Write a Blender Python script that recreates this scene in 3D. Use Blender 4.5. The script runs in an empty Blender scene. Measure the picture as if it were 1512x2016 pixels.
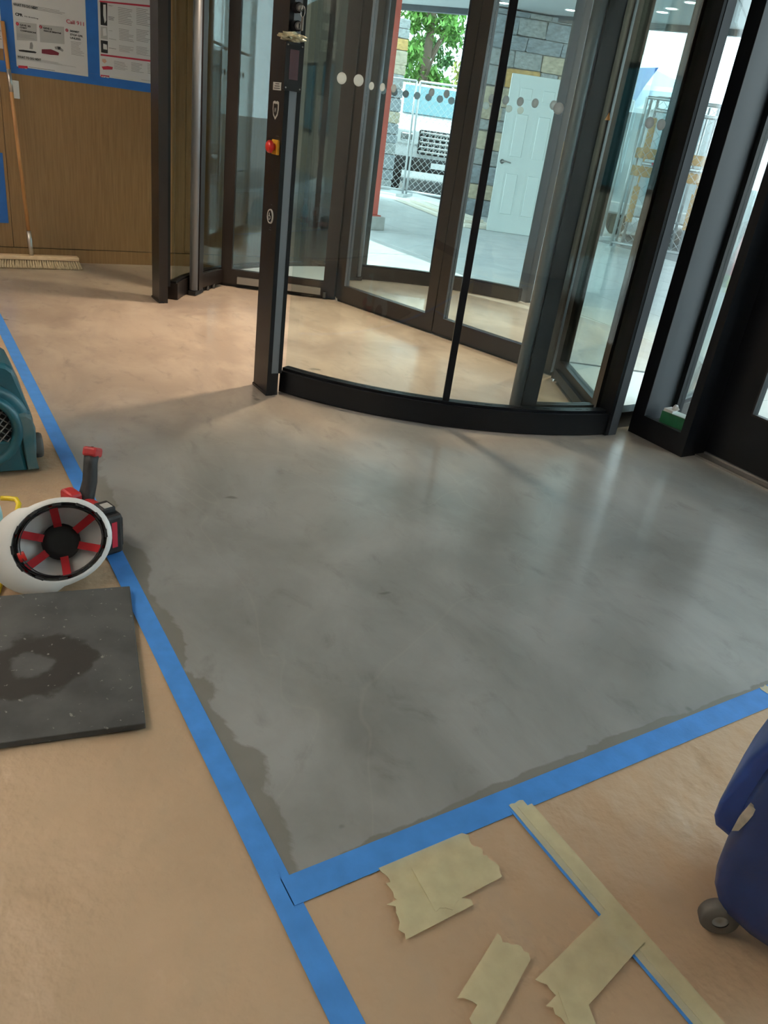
import bpy, bmesh, math, random
from mathutils import Vector, Matrix
random.seed(7)
sc = bpy.context.scene
col = sc.collection
PI = math.pi
# ------------------------------------------------------------------ camera
# axes of the camera in the building frame (X along the facade, Y outwards, Z up)
IW, IH, F, CAMZ = 1512, 2016, 1514.0, 1.2
CR = Vector((0.50109, 0.85608, 0.12661)); CD = Vector((0.44673, -0.13058, -0.88509)); CF = Vector((-0.74118, 0.50007, -0.44787))
cd = bpy.data.cameras.new('camera'); cam = bpy.data.objects.new('camera', cd); col.objects.link(cam)
cd.sensor_fit = 'VERTICAL'; cd.sensor_height = 36.0; cd.lens = 36.0*F/IH; cd.clip_start = 0.02; cd.clip_end = 300
m3 = Matrix((CR, -CD, -CF)).transposed()
cam.matrix_world = Matrix.Translation((0, 0, CAMZ)) @ m3.to_4x4()
sc.camera = cam
# ------------------------------------------------------------------ world, sun, exposure
w = bpy.data.worlds.new('world'); sc.world = w; w.use_nodes = True
bg = w.node_tree.nodes['Background']; bg.inputs[0].default_value = (0.86, 0.94, 1.0, 1); bg.inputs[1].default_value = 6.5
sd = bpy.data.lights.new('sun', 'SUN'); sd.energy = 9.0; sd.angle = 0.01; sd.color = (1.0, 0.95, 0.86)
so = bpy.data.objects.new('sun', sd); col.objects.link(so)
so.rotation_euler = Vector((0.80, 0.42, -0.85)).to_track_quat('-Z', 'Y').to_euler()
sc.view_settings.view_transform = 'Standard'; sc.view_settings.look = 'None'
sc.view_settings.gamma = 1.0; sc.view_settings.use_curve_mapping = False
sc.view_settings.exposure = 0.0

def ray(x, y): return CR*((x-IW/2)/F) + CD*((y-IH/2)/F) + CF
def onz(x, y, z=0.0):
    v = ray(x, y); return Vector((0, 0, CAMZ)) + v*((z-CAMZ)/v.z)
def onX(x, y, X):
    v = ray(x, y); return Vector((0, 0, CAMZ)) + v*(X/v.x)
def onY(x, y, Y):
    v = ray(x, y); return Vector((0, 0, CAMZ)) + v*(Y/v.y)

# ------------------------------------------------------------------ materials
M = {}
def mat(name, c, rough=0.5, metal=0.0, var=0.0, scale=8.0, bump=0.0, bscale=40.0, emit=None, es=0.0, stretch=None, alpha=1.0, coat=0.0, spec=0.5, c2=None):
    m = bpy.data.materials.new(name); m.use_nodes = True; nt = m.node_tree; N = nt.nodes; L = nt.links
    b = N['Principled BSDF']; b.inputs['Base Color'].default_value = (*c, 1); b.inputs['Roughness'].default_value = rough
    b.inputs['Metallic'].default_value = metal; b.inputs['Specular IOR Level'].default_value = spec
    if coat: b.inputs['Coat Weight'].default_value = coat; b.inputs['Coat Roughness'].default_value = 0.08
    if emit: b.inputs['Emission Color'].default_value = (*emit, 1); b.inputs['Emission Strength'].default_value = es
    if alpha < 1: b.inputs['Alpha'].default_value = alpha
    if var or bump or c2:
        tc = N.new('ShaderNodeTexCoord'); mp = N.new('ShaderNodeMapping'); L.new(tc.outputs['Object'], mp.inputs[0])
        if stretch: mp.inputs['Scale'].default_value = stretch
        n = N.new('ShaderNodeTexNoise'); n.inputs['Scale'].default_value = scale; n.inputs['Detail'].default_value = 6; L.new(mp.outputs[0], n.inputs[0])
        if var or c2:
            r = N.new('ShaderNodeValToRGB'); r.color_ramp.elements[0].position = 0.3; r.color_ramp.elements[1].position = 0.7
            lo = c2 if c2 else tuple(max(0, v*(1-var)) for v in c); hi = c if c2 else tuple(min(1, v*(1+var)) for v in c)
            r.color_ramp.elements[0].color = (*lo, 1); r.color_ramp.elements[1].color = (*hi, 1)
            L.new(n.outputs[0], r.inputs[0]); L.new(r.outputs[0], b.inputs['Base Color'])
        if bump:
            n2 = N.new('ShaderNodeTexNoise'); n2.inputs['Scale'].default_value = bscale; n2.inputs['Detail'].default_value = 5; L.new(mp.outputs[0], n2.inputs[0])
            bp = N.new('ShaderNodeBump'); bp.inputs['Strength'].default_value = bump; bp.inputs['Distance'].default_value = 0.01
            L.new(n2.outputs[0], bp.inputs['Height']); L.new(bp.outputs[0], b.inputs['Normal'])
    M[name] = m; return m
def glass(name, tint, base=0.045):
    m = bpy.data.materials.new(name); m.use_nodes = True; nt = m.node_tree; N = nt.nodes; L = nt.links
    for x in list(N):
        if x.type != 'OUTPUT_MATERIAL': N.remove(x)
    out = [x for x in N if x.type == 'OUTPUT_MATERIAL'][0]
    tr = N.new('ShaderNodeBsdfTransparent'); tr.inputs[0].default_value = (*tint, 1)
    gl = N.new('ShaderNodeBsdfGlossy'); gl.inputs['Roughness'].default_value = 0.0
    lw = N.new('ShaderNodeLayerWeight'); lw.inputs[0].default_value = 0.5
    p = N.new('ShaderNodeMath'); p.operation = 'POWER'; p.inputs[1].default_value = 4.5; L.new(lw.outputs['Facing'], p.inputs[0])
    q = N.new('ShaderNodeMath'); q.operation = 'MULTIPLY_ADD'; q.inputs[1].default_value = 0.75; q.inputs[2].default_value = base; L.new(p.outputs[0], q.inputs[0])
    mx = N.new('ShaderNodeMixShader'); L.new(q.outputs[0], mx.inputs[0]); L.new(tr.outputs[0], mx.inputs[1]); L.new(gl.outputs[0], mx.inputs[2])
    L.new(mx.outputs[0], out.inputs[0]); M[name] = m; return m

mat('bronze', (0.022, 0.016, 0.014), 0.35, 0.3, var=0.2, scale=3)
mat('black', (0.006, 0.007, 0.010), 0.32, spec=0.25)
mat('black_matte', (0.006, 0.006, 0.008), 0.6)
mat('grey_profile', (0.20, 0.22, 0.25), 0.45, 0.5)
mat('jamb_grey', (0.075, 0.085, 0.10), 0.5)
mat('rubber', (0.012, 0.012, 0.013), 0.7)
mat('steel', (0.6, 0.6, 0.6), 0.3, 1.0)
mat('brushed', (0.32, 0.31, 0.30), 0.4, 0.9)
mat('white_plate', (0.72, 0.76, 0.82), 0.25)
mat('white', (0.8, 0.8, 0.8), 0.5)
mat('dot', (0.78, 0.80, 0.80), 0.5)
def dot_mat():
    m = M['dot']; nt = m.node_tree; N = nt.nodes; L = nt.links; out = [x for x in N if x.type == 'OUTPUT_MATERIAL'][0]
    t = N.new('ShaderNodeBsdfTranslucent'); t.inputs[0].default_value = (0.7, 0.74, 0.76, 1); mx = N.new('ShaderNodeMixShader'); mx.inputs[0].default_value = 0.6
    L.new(N['Principled BSDF'].outputs[0], mx.inputs[1]); L.new(t.outputs[0], mx.inputs[2]); L.new(mx.outputs[0], out.inputs[0])
dot_mat()
glass('glass', (0.91, 0.96, 0.955), 0.035)
glass('glass_window', (0.90, 0.96, 0.95))

def floor_mat():
    m = bpy.data.materials.new('floor_coating'); m.use_nodes = True; nt = m.node_tree; N = nt.nodes; L = nt.links
    b = N['Principled BSDF']
    tc = N.new('ShaderNodeTexCoord'); P = tc.outputs['Object']
    sx = N.new('ShaderNodeSeparateXYZ'); L.new(P, sx.inputs[0])
    def noise(scale, detail=5, dist=0.0, rough=0.55, vec=None):
        n = N.new('ShaderNodeTexNoise'); n.inputs['Scale'].default_value = scale; n.inputs['Detail'].default_value = detail
        n.inputs['Distortion'].default_value = dist; n.inputs['Roughness'].default_value = rough
        L.new(vec if vec else P, n.inputs[0]); return n.outputs[0]
    def math_(op, a, b_=None, c=None, clamp=False):
        n = N.new('ShaderNodeMath'); n.operation = op; n.use_clamp = clamp
        for i, v in enumerate((a, b_, c)):
            if v is None: continue
            if isinstance(v, (int, float)): n.inputs[i].default_value = v
            else: L.new(v, n.inputs[i])
        return n.outputs[0]
    def maprange(v, a, c, lo=0.0, hi=1.0, smooth=True):
        n = N.new('ShaderNodeMapRange'); n.interpolation_type = 'SMOOTHSTEP' if smooth else 'LINEAR'
        n.inputs[1].default_value = a; n.inputs[2].default_value = c; n.inputs[3].default_value = lo; n.inputs[4].default_value = hi
        L.new(v, n.inputs[0]); return n.outputs[0]
    def mix(f, a, c, mode='MIX'):
        n = N.new('ShaderNodeMixRGB'); n.blend_type = mode
        for i, v in enumerate((f, a, c)):
            if isinstance(v, (int, float)): n.inputs[i].default_value = v
            elif isinstance(v, tuple): n.inputs[i].default_value = (*v, 1)
            else: L.new(v, n.inputs[i])
        return n.outputs[0]
    # trowel strokes: stretched, domain-warped noise
    mp = N.new('ShaderNodeMapping'); mp.inputs['Rotation'].default_value = (0, 0, 0.6); mp.inputs['Scale'].default_value = (1.0, 1.7, 1); L.new(P, mp.inputs[0])
    strokes = noise(1.7, 9, 0.6, 0.6, mp.outputs[0]); fine = noise(7.0, 8, 0.5, 0.65, mp.outputs[0])
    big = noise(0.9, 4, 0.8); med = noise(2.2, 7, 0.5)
    grey = mix(maprange(strokes, 0.30, 0.72), (0.225, 0.230, 0.226), (0.325, 0.332, 0.328))
    grey = mix(maprange(med, 0.45, 0.80, 0, 0.75), grey, (0.165, 0.166, 0.160))
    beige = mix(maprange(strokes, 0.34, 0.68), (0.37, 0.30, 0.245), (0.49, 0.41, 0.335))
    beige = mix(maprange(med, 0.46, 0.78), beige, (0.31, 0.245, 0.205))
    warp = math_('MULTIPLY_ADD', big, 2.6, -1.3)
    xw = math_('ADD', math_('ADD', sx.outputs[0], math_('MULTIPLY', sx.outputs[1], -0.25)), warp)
    warm_beige = maprange(xw, -2.3, -3.9)
    c = mix(warm_beige, grey, beige)  # beige near the door: coating tone plus warm lamp light painted in
    # lapped coats: thin lighter edges where one pass overlaps the next
    lap = noise(0.75, 3, 1.6, 0.5)
    e = math_('ABSOLUTE', math_('SUBTRACT', lap, 0.52)); line = maprange(e, 0.0, 0.0045, 0.12, 0.0)
    c = mix(line, c, (0.42, 0.40, 0.36))
    step = maprange(lap, 0.512, 0.530, 0.0, 0.035, False); c = mix(step, c, (0.12, 0.125, 0.115))
    c = mix(maprange(fine, 0.52, 0.80, 0, 0.42), c, (0.10, 0.095, 0.09))
    # uncoated strip along the tape, ragged edge
    rag = math_('MULTIPLY_ADD', noise(3.4, 6, 0.8), 0.20, -0.10)
    rag2 = math_('MULTIPLY_ADD', noise(1.1, 3, 0.5), 0.22, -0.11)
    dy = math_('SUBTRACT', sx.outputs[1], 0.455); dx = math_('SUBTRACT', -0.80, sx.outputs[0])
    d = math_('MINIMUM', dy, math_('MULTIPLY_ADD', dx, 1.9, 0.02))
    d = math_('ADD', math_('ADD', d, rag), rag2)
    edge = maprange(d, 0.050, 0.058, 1.0, 0.0, False)
    fade = maprange(sx.outputs[0], -3.0, -2.2)
    edge = math_('MULTIPLY', edge, fade)
    c = mix(math_('MULTIPLY', edge, 0.7), c, (0.150, 0.142, 0.118))
    # a few dark scuffs
    sp = noise(5.5, 2, 0.6); c = mix(maprange(sp, 0.74, 0.78, 0, 0.6), c, (0.05, 0.048, 0.045))
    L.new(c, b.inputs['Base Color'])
    r = maprange(strokes, 0.3, 0.7, 0.30, 0.38); r = math_('ADD', r, math_('MULTIPLY', warm_beige, 0.16)); r = math_('ADD', r, math_('MULTIPLY', edge, 0.15))
    L.new(r, b.inputs['Roughness']); b.inputs['Specular IOR Level'].default_value = 0.6; b.inputs['Coat Weight'].default_value = 0.7; b.inputs['Coat Roughness'].default_value = 0.16; b.inputs['Coat IOR'].default_value = 1.6
    bp = N.new('ShaderNodeBump'); bp.inputs['Strength'].default_value = 0.07; bp.inputs['Distance'].default_value = 0.01
    L.new(math_('ADD', math_('MULTIPLY', fine, 0.5), strokes), bp.inputs['Height']); L.new(bp.outputs[0], b.inputs['Normal'])
    M['floor'] = m
floor_mat()
def wood_mat(name, a, b2, sc_=(1, 14, 0.7), scale=6):
    m = bpy.data.materials.new(name); m.use_nodes = True; nt = m.node_tree; N = nt.nodes; L = nt.links; b = N['Principled BSDF']
    tc = N.new('ShaderNodeTexCoord'); mp = N.new('ShaderNodeMapping'); mp.inputs['Scale'].default_value = sc_; L.new(tc.outputs['Object'], mp.inputs[0])
    n = N.new('ShaderNodeTexNoise'); n.inputs['Scale'].default_value = scale; n.inputs['Detail'].default_value = 7; n.inputs['Distortion'].default_value = 0.25; L.new(mp.outputs[0], n.inputs[0])
    r = N.new('ShaderNodeValToRGB'); r.color_ramp.elements[0].position = 0.3; r.color_ramp.elements[1].position = 0.7
    r.color_ramp.elements[0].color = (*a, 1); r.color_ramp.elements[1].color = (*b2, 1)
    L.new(n.outputs[0], r.inputs[0]); L.new(r.outputs[0], b.inputs['Base Color']); b.inputs['Roughness'].default_value = 0.42; M[name] = m
wood_mat('veneer', (0.205, 0.118, 0.048), (0.275, 0.166, 0.072))
wood_mat('broom_wood', (0.36, 0.16, 0.05), (0.52, 0.27, 0.10), (20, 20, 1), 3)
wood_mat('pale_wood', (0.62, 0.44, 0.26), (0.76, 0.58, 0.38), (3, 3, 3), 6)
wood_mat('lumber', (0.74, 0.66, 0.54), (0.86, 0.80, 0.70), (2, 9, 9), 3)
wood_mat('plank_orange', (0.52, 0.29, 0.11), (0.66, 0.42, 0.19), (2, 9, 9), 3)
mat('paper', (0.47, 0.335, 0.22), 0.42, var=0.10, scale=2.2, bump=0.45, bscale=7)
M['paper'].node_tree.nodes['Bump'].inputs['Distance'].default_value = 0.05
mat('blue_tape', (0.06, 0.25, 0.68), 0.42, var=0.10, scale=18, bump=0.06, bscale=90)
mat('blue_tape_wall', (0.015, 0.115, 0.40), 0.5, var=0.08, scale=12)
mat('beige_tape', (0.85, 0.77, 0.50), 0.5, var=0.08, scale=30, bump=0.25, bscale=25, alpha=0.47)
mat('plaster', (0.62, 0.60, 0.56), 0.8)
mat('ceiling', (0.70, 0.70, 0.68), 0.85)

# ------------------------------------------------------------------ mesh helpers
class MB:
    def __init__(s): s.v = []; s.f = []; s.sm = []
    def add(s, vs, fs, smooth=False):
        k = len(s.v); s.v += [tuple(p) for p in vs]; s.f += [tuple(i+k for i in f) for f in fs]; s.sm += [smooth]*len(fs); return s
    def box(s, x0, x1, y0, y1, z0, z1, mtx=None):
        vs = [Vector((x, y, z)) for z in (z0, z1) for y in (y0, y1) for x in (x0, x1)]
        if mtx: vs = [mtx @ p for p in vs]
        return s.add(vs, [(0, 2, 3, 1), (4, 5, 7, 6), (0, 1, 5, 4), (2, 6, 7, 3), (0, 4, 6, 2), (1, 3, 7, 5)])
    def bbox(s, x0, x1, y0, y1, z0, z1, r=0.01, mtx=None, seg=2):
        bm = bmesh.new(); bmesh.ops.create_cube(bm, size=1)
        for v in bm.verts: v.co = Vector(((x0+x1)/2+v.co.x*(x1-x0), (y0+y1)/2+v.co.y*(y1-y0), (z0+z1)/2+v.co.z*(z1-z0)))
        bmesh.ops.bevel(bm, geom=list(bm.edges), offset=r, segments=seg, affect='EDGES', profile=0.5)
        vs = [(mtx @ v.co) if mtx else v.co.copy() for v in bm.verts]; bm.verts.index_update()
        fs = [tuple(v.index for v in f.verts) for f in bm.faces]; bm.free(); return s.add(vs, fs)
    def bar(s, A, B, t, z0, z1, ext0=0, ext1=0, off=0):
        A = Vector((A[0], A[1])); B = Vector((B[0], B[1])); d = (B-A).normalized(); n = Vector((-d.y, d.x))
        A = A-d*ext0; B = B+d*ext1
        ps = [A+n*(off-t/2), B+n*(off-t/2), B+n*(off+t/2), A+n*(off+t/2)]
        return s.prism([(p.x, p.y) for p in ps], z0, z1)
    def prism(s, poly, z0, z1, mtx=None):
        n = len(poly); vs = [Vector((p[0], p[1], z0)) for p in poly]+[Vector((p[0], p[1], z1)) for p in poly]
        if mtx: vs = [mtx @ p for p in vs]
        fs = [tuple(range(n))[::-1], tuple(range(n, 2*n))]+[(i, (i+1) % n, (i+1) % n+n, i+n) for i in range(n)]
        return s.add(vs, fs)
    def arc(s, c, r0, r1, a0, a1, z0, z1, n=24, smooth=False):
        vs = []
        for i in range(n+1):
            a = math.radians(a0+(a1-a0)*i/n); ca, sa = math.cos(a), math.sin(a)
            for r, z in ((r0, z0), (r1, z0), (r1, z1), (r0, z1)): vs.append((c[0]+r*ca, c[1]+r*sa, z))
        if smooth:
            for k in range(4):
                s.add([vs[4*i+q] for i in range(n+1) for q in (k, (k+1) % 4)], [(2*i, 2*i+2, 2*i+3, 2*i+1) for i in range(n)], k in (1, 3))
            s.add(vs[:4], [(0, 1, 2, 3)]); return s.add(vs[-4:], [(3, 2, 1, 0)])
        fs = [(0, 1, 2, 3), tuple(4*n+k for k in (3, 2, 1, 0))]
        for i in range(n):
            for k in range(4): fs.append((4*i+k, 4*i+4+k, 4*i+4+(k+1) % 4, 4*i+(k+1) % 4))
        return s.add(vs, fs, smooth)
    def tube(s, pts, r, n=10, caps=True, rs=None):
        pts = [Vector(p) for p in pts]; k = len(pts); vs = []; up0 = None
        for i, p in enumerate(pts):
            t = (pts[min(i+1, k-1)]-pts[max(i-1, 0)]).normalized()
            if up0 is None:
                a = Vector((0, 0, 1)) if abs(t.z) < 0.9 else Vector((1, 0, 0)); up = t.cross(a).normalized()
            else: up = (up0-t*up0.dot(t)).normalized()
            up0 = up; sd_ = t.cross(up); rr = rs[i] if rs else r
            for j in range(n):
                a = 2*PI*j/n; vs.append(p+(up*math.cos(a)+sd_*math.sin(a))*rr)
        fs = [(i*n+j, i*n+(j+1) % n, (i+1)*n+(j+1) % n, (i+1)*n+j) for i in range(k-1) for j in range(n)]
        s.add(vs, fs, True)
        if caps:
            b = len(s.v)-len(vs)
            s.f += [tuple(b+j for j in range(n))[::-1], tuple(b+(k-1)*n+j for j in range(n))]; s.sm += [False, False]
        return s
    def lathe(s, prof, n=32, mtx=None, a0=0, a1=360, smooth=True):
        full = abs(a1-a0) >= 359.9; cnt = n if full else n+1; vs = []
        for i in range(cnt):
            a = math.radians(a0+(a1-a0)*i/n)
            for r, z in prof:
                p = Vector((r*math.cos(a), r*math.sin(a), z)); vs.append(mtx @ p if mtx else p)
        k = len(prof); fs = []
        for i in range(n):
            j = (i+1) % cnt
            for q in range(k-1): fs.append((i*k+q, j*k+q, j*k+q+1, i*k+q+1))
        return s.add(vs, fs, smooth)
    def cyl(s, c, r, z0, z1, n=24, mtx=None):
        T = (mtx if mtx else Matrix.Identity(4)) @ Matrix.Translation(c)
        return s.lathe([(0, z0), (r, z0), (r, z0), (r, z1), (r, z1), (0, z1)], n, T)
    def build(s, name, m, parent=None, loc=None, rot=None, mtx=None):
        me = bpy.data.meshes.new(name); me.from_pydata([tuple(p) for p in s.v], [], s.f); me.polygons.foreach_set('use_smooth', s.sm)
        me.materials.append(M[m] if isinstance(m, str) else m); me.update()
        bm = bmesh.new(); bm.from_mesh(me); bmesh.ops.recalc_face_normals(bm, faces=bm.faces); bm.to_mesh(me); bm.free()
        return obj(name, me, parent, loc, rot, mtx)
def obj(name, me, parent=None, loc=None, rot=None, mtx=None):
    o = bpy.data.objects.new(name, me); col.objects.link(o)
    if parent: o.parent = parent
    if mtx is not None: o.matrix_local = mtx
    if loc: o.location = loc
    if rot: o.rotation_euler = rot
    return o
def tag(o, label, cat, group=None, kind=None):
    o['label'] = label; o['category'] = cat
    if group: o['group'] = group
    if kind: o['kind'] = kind
    return o
def thing(name, label, cat, loc=(0, 0, 0), rz=0, group=None, kind=None):
    o = bpy.data.objects.new(name, None); col.objects.link(o); o.location = loc; o.rotation_euler = (0, 0, rz)
    o.empty_display_size = 0.1
    return tag(o, label, cat, group, kind)
def struct(name, o_, label, cat): return tag(o_, label, cat, kind='structure')
def text_mesh(body, size, depth=0.0006, bold=0.0, sx=1.0):
    cu = bpy.data.curves.new('t', 'FONT'); cu.body = body; cu.size = size; cu.extrude = depth; cu.offset = bold; cu.resolution_u = 3
    o = bpy.data.objects.new('t', cu); col.objects.link(o); dg = bpy.context.evaluated_depsgraph_get()
    me = bpy.data.meshes.new_from_object(o.evaluated_get(dg)); bpy.data.objects.remove(o); bpy.data.curves.remove(cu)
    if sx != 1.0:
        for v in me.vertices: v.co.x *= sx
    return me

# ------------------------------------------------------------------ the setting
C = (-4.15, 2.99); RD = 1.77
XW = -6.15
mb = MB(); mb.prism([(XW-0.14, -2.5), (2.5, -2.5), (2.5, 3.2), (C[0]+RD, 3.2)]+[(C[0]+(RD+0.02)*math.cos(a), C[1]+(RD+0.02)*math.sin(a)) for a in [math.radians(8+164*i/40) for i in range(41)]]+[(XW-0.14, 3.2)], -0.12, 0.0)
struct('floor', mb.build('floor', 'floor'), 'trowelled grey and beige concrete floor coating with warm light painted in', 'floor')
ce = MB().box(XW, 2.4, -2.4, 3.05, 2.95, 3.05).build('ceiling', 'ceiling'); struct('ceiling', ce, 'plain pale ceiling over the entrance lobby', 'ceiling')
wb = MB().box(XW-0.1, 2.5, -2.5, -2.4, 0, 3.05).build('wall_back', 'plaster'); struct('wall_back', wb, 'plain pale lobby wall behind the floor paper', 'wall')
wr = MB().box(2.4, 2.5, -2.4, 3.2, 0, 3.05).build('wall_right', 'plaster'); struct('wall_right', wr, 'plain pale lobby wall beyond the entrance doors', 'wall')
# wood veneer wall
wl = MB().box(XW-0.14, XW-0.02, -2.4, 3.6, 0, 3.05).build('wall_left', 'black_matte'); struct('wall_left', wl, 'honey brown wood veneer panelled wall behind the posters', 'wall')
ys = [-2.4, -1.72, -0.5, 0.72, 1.94, 3.05]
for a, b in zip(ys[:-1], ys[1:]): MB().box(XW-0.02, XW, a+0.0015, b-0.0015, 0.098, 2.95).build('wall_panel', 'veneer', wl)
bl = MB().box(XW-0.022, XW-0.003, -2.4, 3.05, 0.0, 0.093).build('baseboard_left', 'veneer'); struct('baseboard_left', bl, 'wood veneer plinth strip under the panelled wall', 'baseboard')
# spandrel above the glazing
MBf = MB().box(XW, 2.4, 3.0, 3.15, 2.62, 3.05); wf = MBf.build('wall_front', 'bronze'); struct('wall_front', wf, 'dark metal spandrel above the entrance glazing', 'wall')

# ---- narrow window beside the revolving door
w1 = thing('window_1', 'narrow deep black framed window beside revolving door', 'window', (0, 0, 0), kind='structure')
MB().box(-2.405, -2.337, 3.0, 3.05, 0, 2.62).build('window_frame', 'black', w1)
MB().box(-2.112, -2.07, 3.0, 3.13, 0, 2.62).build('window_frame', 'black', w1)
MB().box(-2.337, -2.112, 3.0, 3.02, 0, 0.105).build('bottom_rail', 'black', w1)
MB().box(-2.335, -2.112, 3.02, 3.23, 0, 0.085).build('window_sill', 'black', w1)
MB().box(-2.337, -2.335, 3.001, 3.185, 0.085, 2.62).build('jamb', 'jamb_grey', w1)
MB().box(-2.36, -2.31, 3.185, 3.235, 0.0, 2.62).build('glazing_bead', 'black', w1)
MB().box(-2.31, -2.09, 3.205, 3.215, 0.085, 2.62).build('pane', 'glass_window', w1)
MB().box(-2.112, -2.07, 3.13, 3.25, 0, 2.62).build('mullion', 'black', w1)
# side glass between the drum and the wood wall
w2 = thing('window_2', 'slim glazed infill between revolving door and wood wall', 'window', kind='structure')
MB().box(-6.148, -6.10, 3.0, 3.1, 0, 2.62).build('window_frame', 'bronze', w2)
MB().box(-6.10, -5.93, 3.0, 3.1, 0, 0.09).build('bottom_rail', 'bronze', w2)
MB().box(-6.10, -5.93, 3.045, 3.055, 0.09, 2.62).build('pane', 'glass_window', w2)
# ---- entrance door leaf and the glazing past it
d1 = thing('door_1', 'wide black stile entrance door with glass beside green box window', 'door', kind='structure')
def leaf(root, x0, x1, y, st=0.165, kick=0.26, t=0.05):
    fr = MB().box(x0, x0+st, y, y+t, 0.012, 2.3).box(x1-st, x1, y, y+t, 0.012, 2.3).box(x0+st, x1-st, y, y+t, 0.012, kick).box(x0+st, x1-st, y, y+t, 2.15, 2.3).build('leaf_frame', 'black', root)
    MB().box(x0+st, x1-st, y+0.02, y+0.03, kick, 2.15).build('pane', 'glass_window', fr)
    MB().box(x0+st, x0+st+0.008, y-0.006, y, kick, 2.15).box(x0+st, x1-st, y-0.006, y, kick, kick+0.008).box(x1-st-0.008, x1-st, y-0.006, y, kick, 2.15).build('glazing_bead', 'rubber', fr)
    MB().box(x0+0.01, x1-0.01, y-0.012, y, 0.012, 0.022).build('door_sweep', 'brushed', fr)
    return fr
f1 = leaf(d1, -2.065, -1.05, 3.15)
MB().tube([(-1.13, 3.12, 0.95), (-1.13, 3.09, 1.0), (-1.13, 3.09, 1.4), (-1.13, 3.12, 1.45)], 0.012).build('pull_handle', 'brushed', f1)
MB().box(-2.065, -1.05, 3.09, 3.2, 0.0, 0.010).build('threshold', 'brushed', d1)
MB().box(-2.065, -1.05, 3.12, 3.2, 2.3, 2.62).build('header', 'black', d1)
d2 = thing('door_2', 'second black framed glass entrance door next to the wall', 'door', kind='structure')
leaf(d2, -1.03, 0.0, 3.15)
MB().box(-1.03, 0.0, 3.09, 3.2, 0.0, 0.010).build('threshold', 'brushed', d2); MB().box(-1.03, 0, 3.12, 3.2, 2.3, 2.62).build('header', 'black', d2)
w3 = thing('window_3', 'tall black framed lobby window past the entrance doors', 'window', kind='structure')
MB().box(0.02, 0.08, 3.1, 3.2, 0, 2.62).build('window_frame', 'black', w3); MB().box(1.2, 1.26, 3.1, 3.2, 0, 2.62).build('mullion', 'black', w3); MB().box(2.34, 2.398, 3.1, 3.2, 0, 2.62).build('window_frame', 'black', w3)
MB().box(0.08, 2.34, 3.1, 3.2, 0, 0.1).build('bottom_rail', 'black', w3)
MB().box(0.08, 1.2, 3.145, 3.155, 0.1, 2.62).build('pane', 'glass_window', w3); MB().box(1.26, 2.34, 3.145, 3.155, 0.1, 2.62).build('pane', 'glass_window', w3)

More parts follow.
